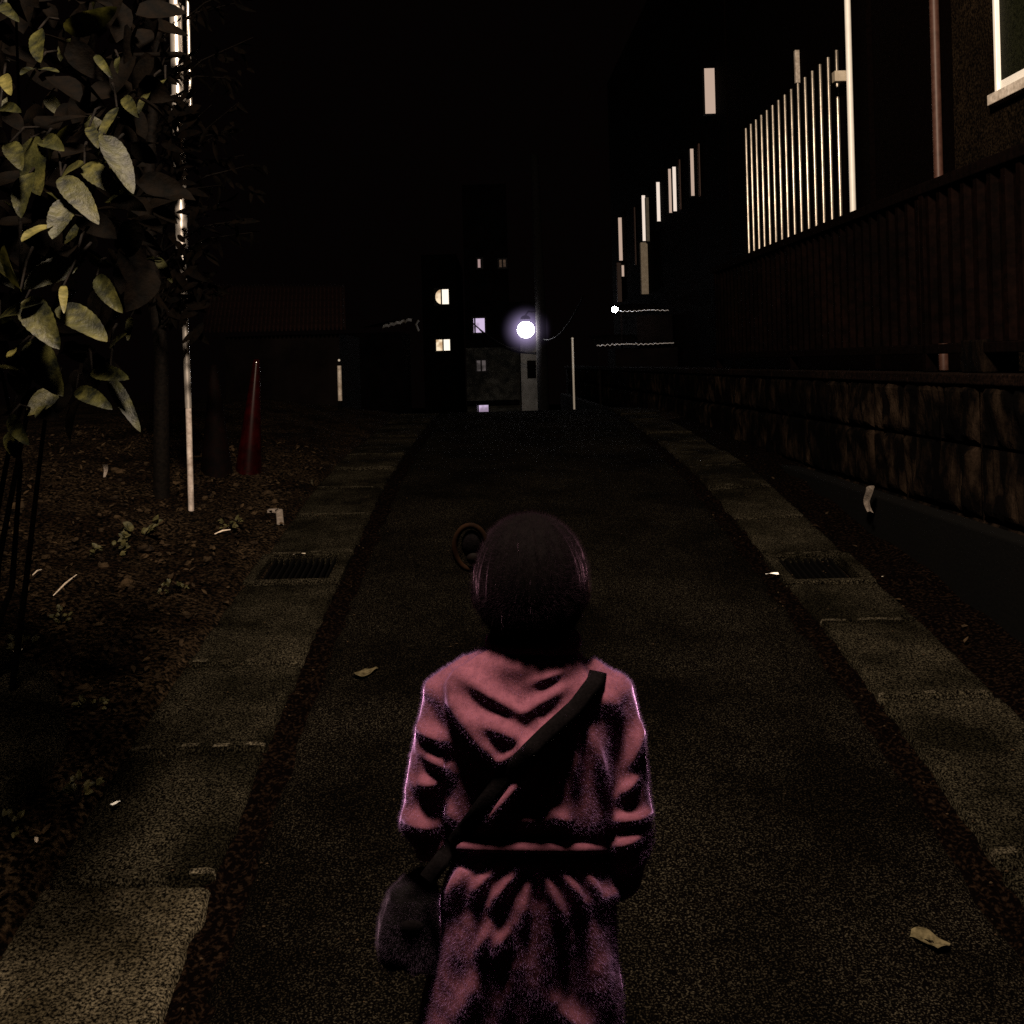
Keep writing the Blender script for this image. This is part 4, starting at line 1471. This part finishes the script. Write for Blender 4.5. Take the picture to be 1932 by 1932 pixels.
# coat
cb = MB()
prof = [(1200, 1004, 62, 58), (1216, 1003, 78, 62), (1234, 991, 104, 66), (1250, 982, 124, 70), (1266, 978, 150, 74), (1280, 989, 188, 78), (1298, 994, 200, 84), (1330, 999, 186, 94), (1400, 1000, 166, 100), (1470, 1000, 158, 105), (1530, 1000, 152, 109), (1572, 1000, 146, 105),
        (1600, 1000, 138, 92), (1630, 998, 150, 97), (1665, 997, 163, 102), (1715, 996, 166, 98), (1800, 990, 174, 83), (1870, 984, 188, 71), (1940, 980, 196, 64), (2040, 979, 206, 61), (2160, 978, 214, 63)]
loft(cb, [(cp_(cx_, yy), a * PXM, d * PXM) for yy, cx_, a, d in prof[::-1]], 48, 2.25)
for s_, pts in ((-1, [(900, 1275, 0, 46), (842, 1310, 0, 47), (826, 1400, 0, 46), (812, 1490, .0, 48), (806, 1555, .005, 50), (835, 1615, .06, 46), (880, 1645, .13, 40)]),
                (1, [(1095, 1275, 0, 44), (1152, 1318, 0, 48), (1168, 1410, 0, 48), (1177, 1490, 0, 50), (1183, 1570, .0, 53), (1172, 1650, .03, 52), (1135, 1675, .11, 44), (1100, 1675, .14, 38)])):
    cb.tube([cp_(a[0], a[1], a[2]) for a in pts], [a[3] * PXM for a in pts], 22)
co, no, fc = remeshed(cb, .0042, 10)
X, Yp_ = px_np(co)


def seg(x0, y0, x1, y1, w, amp, sharp=1.0):
    dx, dy = x1 - x0, y1 - y0
    L2 = dx * dx + dy * dy
    tt = np.clip(((X - x0) * dx + (Yp_ - y0) * dy) / L2, 0, 1)
    d = np.hypot(X - x0 - tt * dx, Yp_ - y0 - tt * dy)
    fade = np.sin(np.pi * np.clip(.12 + .76 * tt, 0, 1))
    return amp * np.exp(-(d / w) ** 2) * fade


D = np.zeros(len(co))
# hood lying on the back: raised, ending in a V
hoodw = np.interp(Yp_, [1200, 1240, 1290, 1330, 1380, 1420, 1450], [50, 105, 150, 140, 95, 45, 2])
hoodc = np.interp(Yp_, [1200, 1300, 1450], [1003, 978, 948])
hk = np.clip((hoodw - np.abs(X - hoodc)) / 26, 0, 1)
hk = hk * hk * (3 - 2 * hk)
vk = np.clip((1452 - Yp_) / 22, 0, 1)
D += .015 * hk * vk * np.interp(Yp_, [1195, 1230, 1300, 1400, 1450], [.15, .5, .8, 1, .8])
folds = [
    (870, 1330, 940, 1430, 15, .016), (945, 1432, 1075, 1345, 11, .015), (905, 1300, 985, 1345, 12, .012), (985, 1345, 1060, 1300, 11, .010),
    (850, 1270, 930, 1300, 16, .008), (930, 1255, 1020, 1262, 20, .007), (900, 1350, 1000, 1395, 13, .013), (1000, 1290, 1060, 1265, 12, .010),
    # sleeves
    (795, 1375, 850, 1400, 13, .014), (805, 1420, 855, 1455, 13, .014), (790, 1480, 830, 1470, 12, .012), (768, 1545, 830, 1560, 18, .017), (835, 1500, 860, 1555, 12, .012),
    (785, 1610, 850, 1590, 12, .012), (1185, 1450, 1205, 1370, 10, .012), (1170, 1500, 1200, 1460, 10, .012), (1155, 1545, 1225, 1535, 11, .013), (1160, 1595, 1210, 1570, 13, .016),
    (1170, 1640, 1215, 1600, 11, .011), (1150, 1690, 1205, 1670, 11, .010),
    # back
    (914, 1556, 1002, 1438, 14, .022), (1075, 1360, 1085, 1480, 11, .010), (1105, 1340, 1135, 1480, 13, .010), (1060, 1420, 1070, 1540, 12, .009), (970, 1545, 1050, 1540, 14, .012), (1040, 1520, 1075, 1560, 13, .010),
    (1130, 1310, 1165, 1340, 16, .008), (1020, 1440, 1040, 1520, 12, .007),
    # skirt pleats from the waist
    (900, 1625, 845, 1700, 17, .017), (935, 1630, 895, 1692, 12, .016), (975, 1630, 930, 1705, 12, .017), (1000, 1640, 985, 1740, 10, .010), (1020, 1630, 1062, 1735, 11, .014), (1050, 1625, 1095, 1700, 11, .015),
    (1090, 1630, 1130, 1690, 11, .010), (960, 1745, 930, 1800, 12, .010), (925, 1745, 900, 1800, 10, .008), (1055, 1890, 1110, 1950, 18, .016), (905, 1830, 860, 1930, 18, .010), (1000, 1790, 1010, 1930, 16, .008), (1130, 1770, 1135, 1930, 18, .009), (960, 1830, 945, 1930, 14, .008),
]
for f in folds:
    D += 1.2 * seg(f[0], f[1], f[2], f[3], f[4] * 1.1, f[5])
D += -.007 * np.exp(-((Yp_ - 1616) / 9) ** 2) * (np.abs(X - 1010) < 150)
D += -.005 * np.exp(-((Yp_ - 1580) / 9) ** 2) * (np.abs(X - 1010) < 150)
ns = np.array([noise.noise(Vector((c[0] * 9, c[1] * 9, c[2] * 7))) + .6 * noise.noise(Vector((c[0] * 24, c[1] * 24, c[2] * 15))) + .3 * noise.noise(Vector((c[0] * 60 + c[2] * 25, c[1] * 60, c[2] * 40))) for c in co])
# soft valleys run between the folds
back = np.clip(-no[:, 1] * 1.8 + .25, 0, 1)
lowers = np.interp(Yp_, [1220, 1330, 1450], [.3, 1, 1])
co2 = co + no * (D * back + .0045 * ns * lowers)[:, None]
b = MB()
b.v, b.f = [tuple(v) for v in co2], list(fc)
n_main = len(b.f)
fuzz(b, co2, no, 190000, .0058, .00015, lambda p: p[1] < CYD + .09)
coat = b.build('coat', M['coat'], PERSON, smooth=True)
coat.data.materials.append(M['coat_rimfuzz'])
for k in range(n_main, len(b.f)):
    coat.data.polygons[k].material_index = 1
bvh = BVHTree.FromPolygons([Vector(v) for v in co2], fc)


def on_coat(x, y, off):
    d = (at(x, y, 1) - EYE).normalized()
    h = bvh.ray_cast(EYE, d)
    if h[0] is None:
        return at(x, y, CYD - .05)
    return h[0] - d * off


# belt cord of the coat, drawn in at the waist
pts = []
for i in range(41):
    x = 868 + (1140 - 868) * i / 40
    pts.append(on_coat(x, 1597 + 4 * (i / 40), .004))
MB().tube(pts, .0075, 10).build('belt', M['coat'], PERSON, smooth=True)
col = MB()
cc = cp_(1006, 1208)
col.tube([(cc.x + .062 * math.cos(a), cc.y - .004 + .052 * math.sin(a), cc.z + .004 * math.sin(3 * a)) for a in [2 * math.pi * i / 32 for i in range(33)]], .011, 10)
col.build('collar', M['coat'], PERSON, smooth=True)

# shoulder bag and its strap
t = thing('shoulder_bag', "dark shoulder bag at the child's hip with a strap across the back", 'bag', cp_(775, 1740))
bgm = MB()
loft(bgm, [(cp_(798, 1822), .035, .020), (cp_(788, 1812), .055, .034), (cp_(778, 1770), .052, .042), (cp_(775, 1720), .045, .042), (cp_(783, 1680), .036, .036), (cp_(797, 1652), .020, .024), (cp_(800, 1640), .012, .014)], 28, 2.6)
co, no, fc = remeshed(bgm, .004, 6)
for i in range(len(co)):
    q = co[i]
    co[i] += no[i] * (.006 * noise.noise(Vector((q[0] * 26, q[1] * 26, q[2] * 18))) + .003 * noise.noise(Vector((q[0] * 60, q[1] * 60, q[2] * 40))))
b = MB()
b.v, b.f = [tuple(v) for v in co], list(fc)
n_main = len(b.f)
fuzz(b, co, no, 22000, .006, .00015, lambda p: True)
bo = b.build('bag_body', M['bag'], t, smooth=True)
bo.data.materials.append(M['bag_rimfuzz'])
for k in range(n_main, len(b.f)):
    bo.data.polygons[k].material_index = 1
bv2 = BVHTree.FromPolygons([Vector(v) for v in co], fc)
MB().ball(cp_(780, 1722, -.040), (.020, .006, .010), 14, 8).build('clasp', M['strap'], t, smooth=True)
b = MB()
N = 44
way = [(1132, 1258), (1122, 1288), (1086, 1336), (1030, 1387), (961, 1455), (881, 1562), (838, 1618), (806, 1660)]
acc = [0]
for k in range(len(way) - 1):
    acc.append(acc[-1] + math.dist(way[k], way[k + 1]))
ctr = []
for i in range(N + 1):
    d_ = acc[-1] * i / N
    ctr.append((float(np.interp(d_, acc, [w_[0] for w_ in way])), float(np.interp(d_, acc, [w_[1] for w_ in way]))))
for i, (x, y) in enumerate(ctr):
    x0, y0 = ctr[max(0, i - 1)]
    x1, y1 = ctr[min(N, i + 1)]
    dx, dy = x1 - x0, y1 - y0
    L = math.hypot(dx, dy)
    nx, ny = -dy / L, dx / L
    ds = [(on_coat(x + nx * 16 * k, y + ny * 16 * k, 0) - EYE).length for k in (-1, -.5, 0, .5, 1)]
    dm = min(ds) - .005 + (.03 if i == 0 else 0)
    for k in (-1, -.4, .4, 1):
        dd = (at(x + nx * 16 * k, y + ny * 16 * k, 1) - EYE).normalized()
        b.v.append(tuple(EYE + dd * (dm + (.003 if abs(k) == 1 else 0))))
    b.v += [tuple(Vector(b.v[-4]) + Vector((0, .004, 0))), tuple(Vector(b.v[-1]) + Vector((0, .004, 0)))]
for i in range(N):
    a = i * 6
    for k in (0, 1, 2):
        b.f.append((a + k, a + k + 1, a + k + 7, a + k + 6))
    b.f.append((a + 4, a, a + 6, a + 10))
    b.f.append((a + 3, a + 5, a + 11, a + 9))
b.build('strap', M['strap'], t, smooth=True)
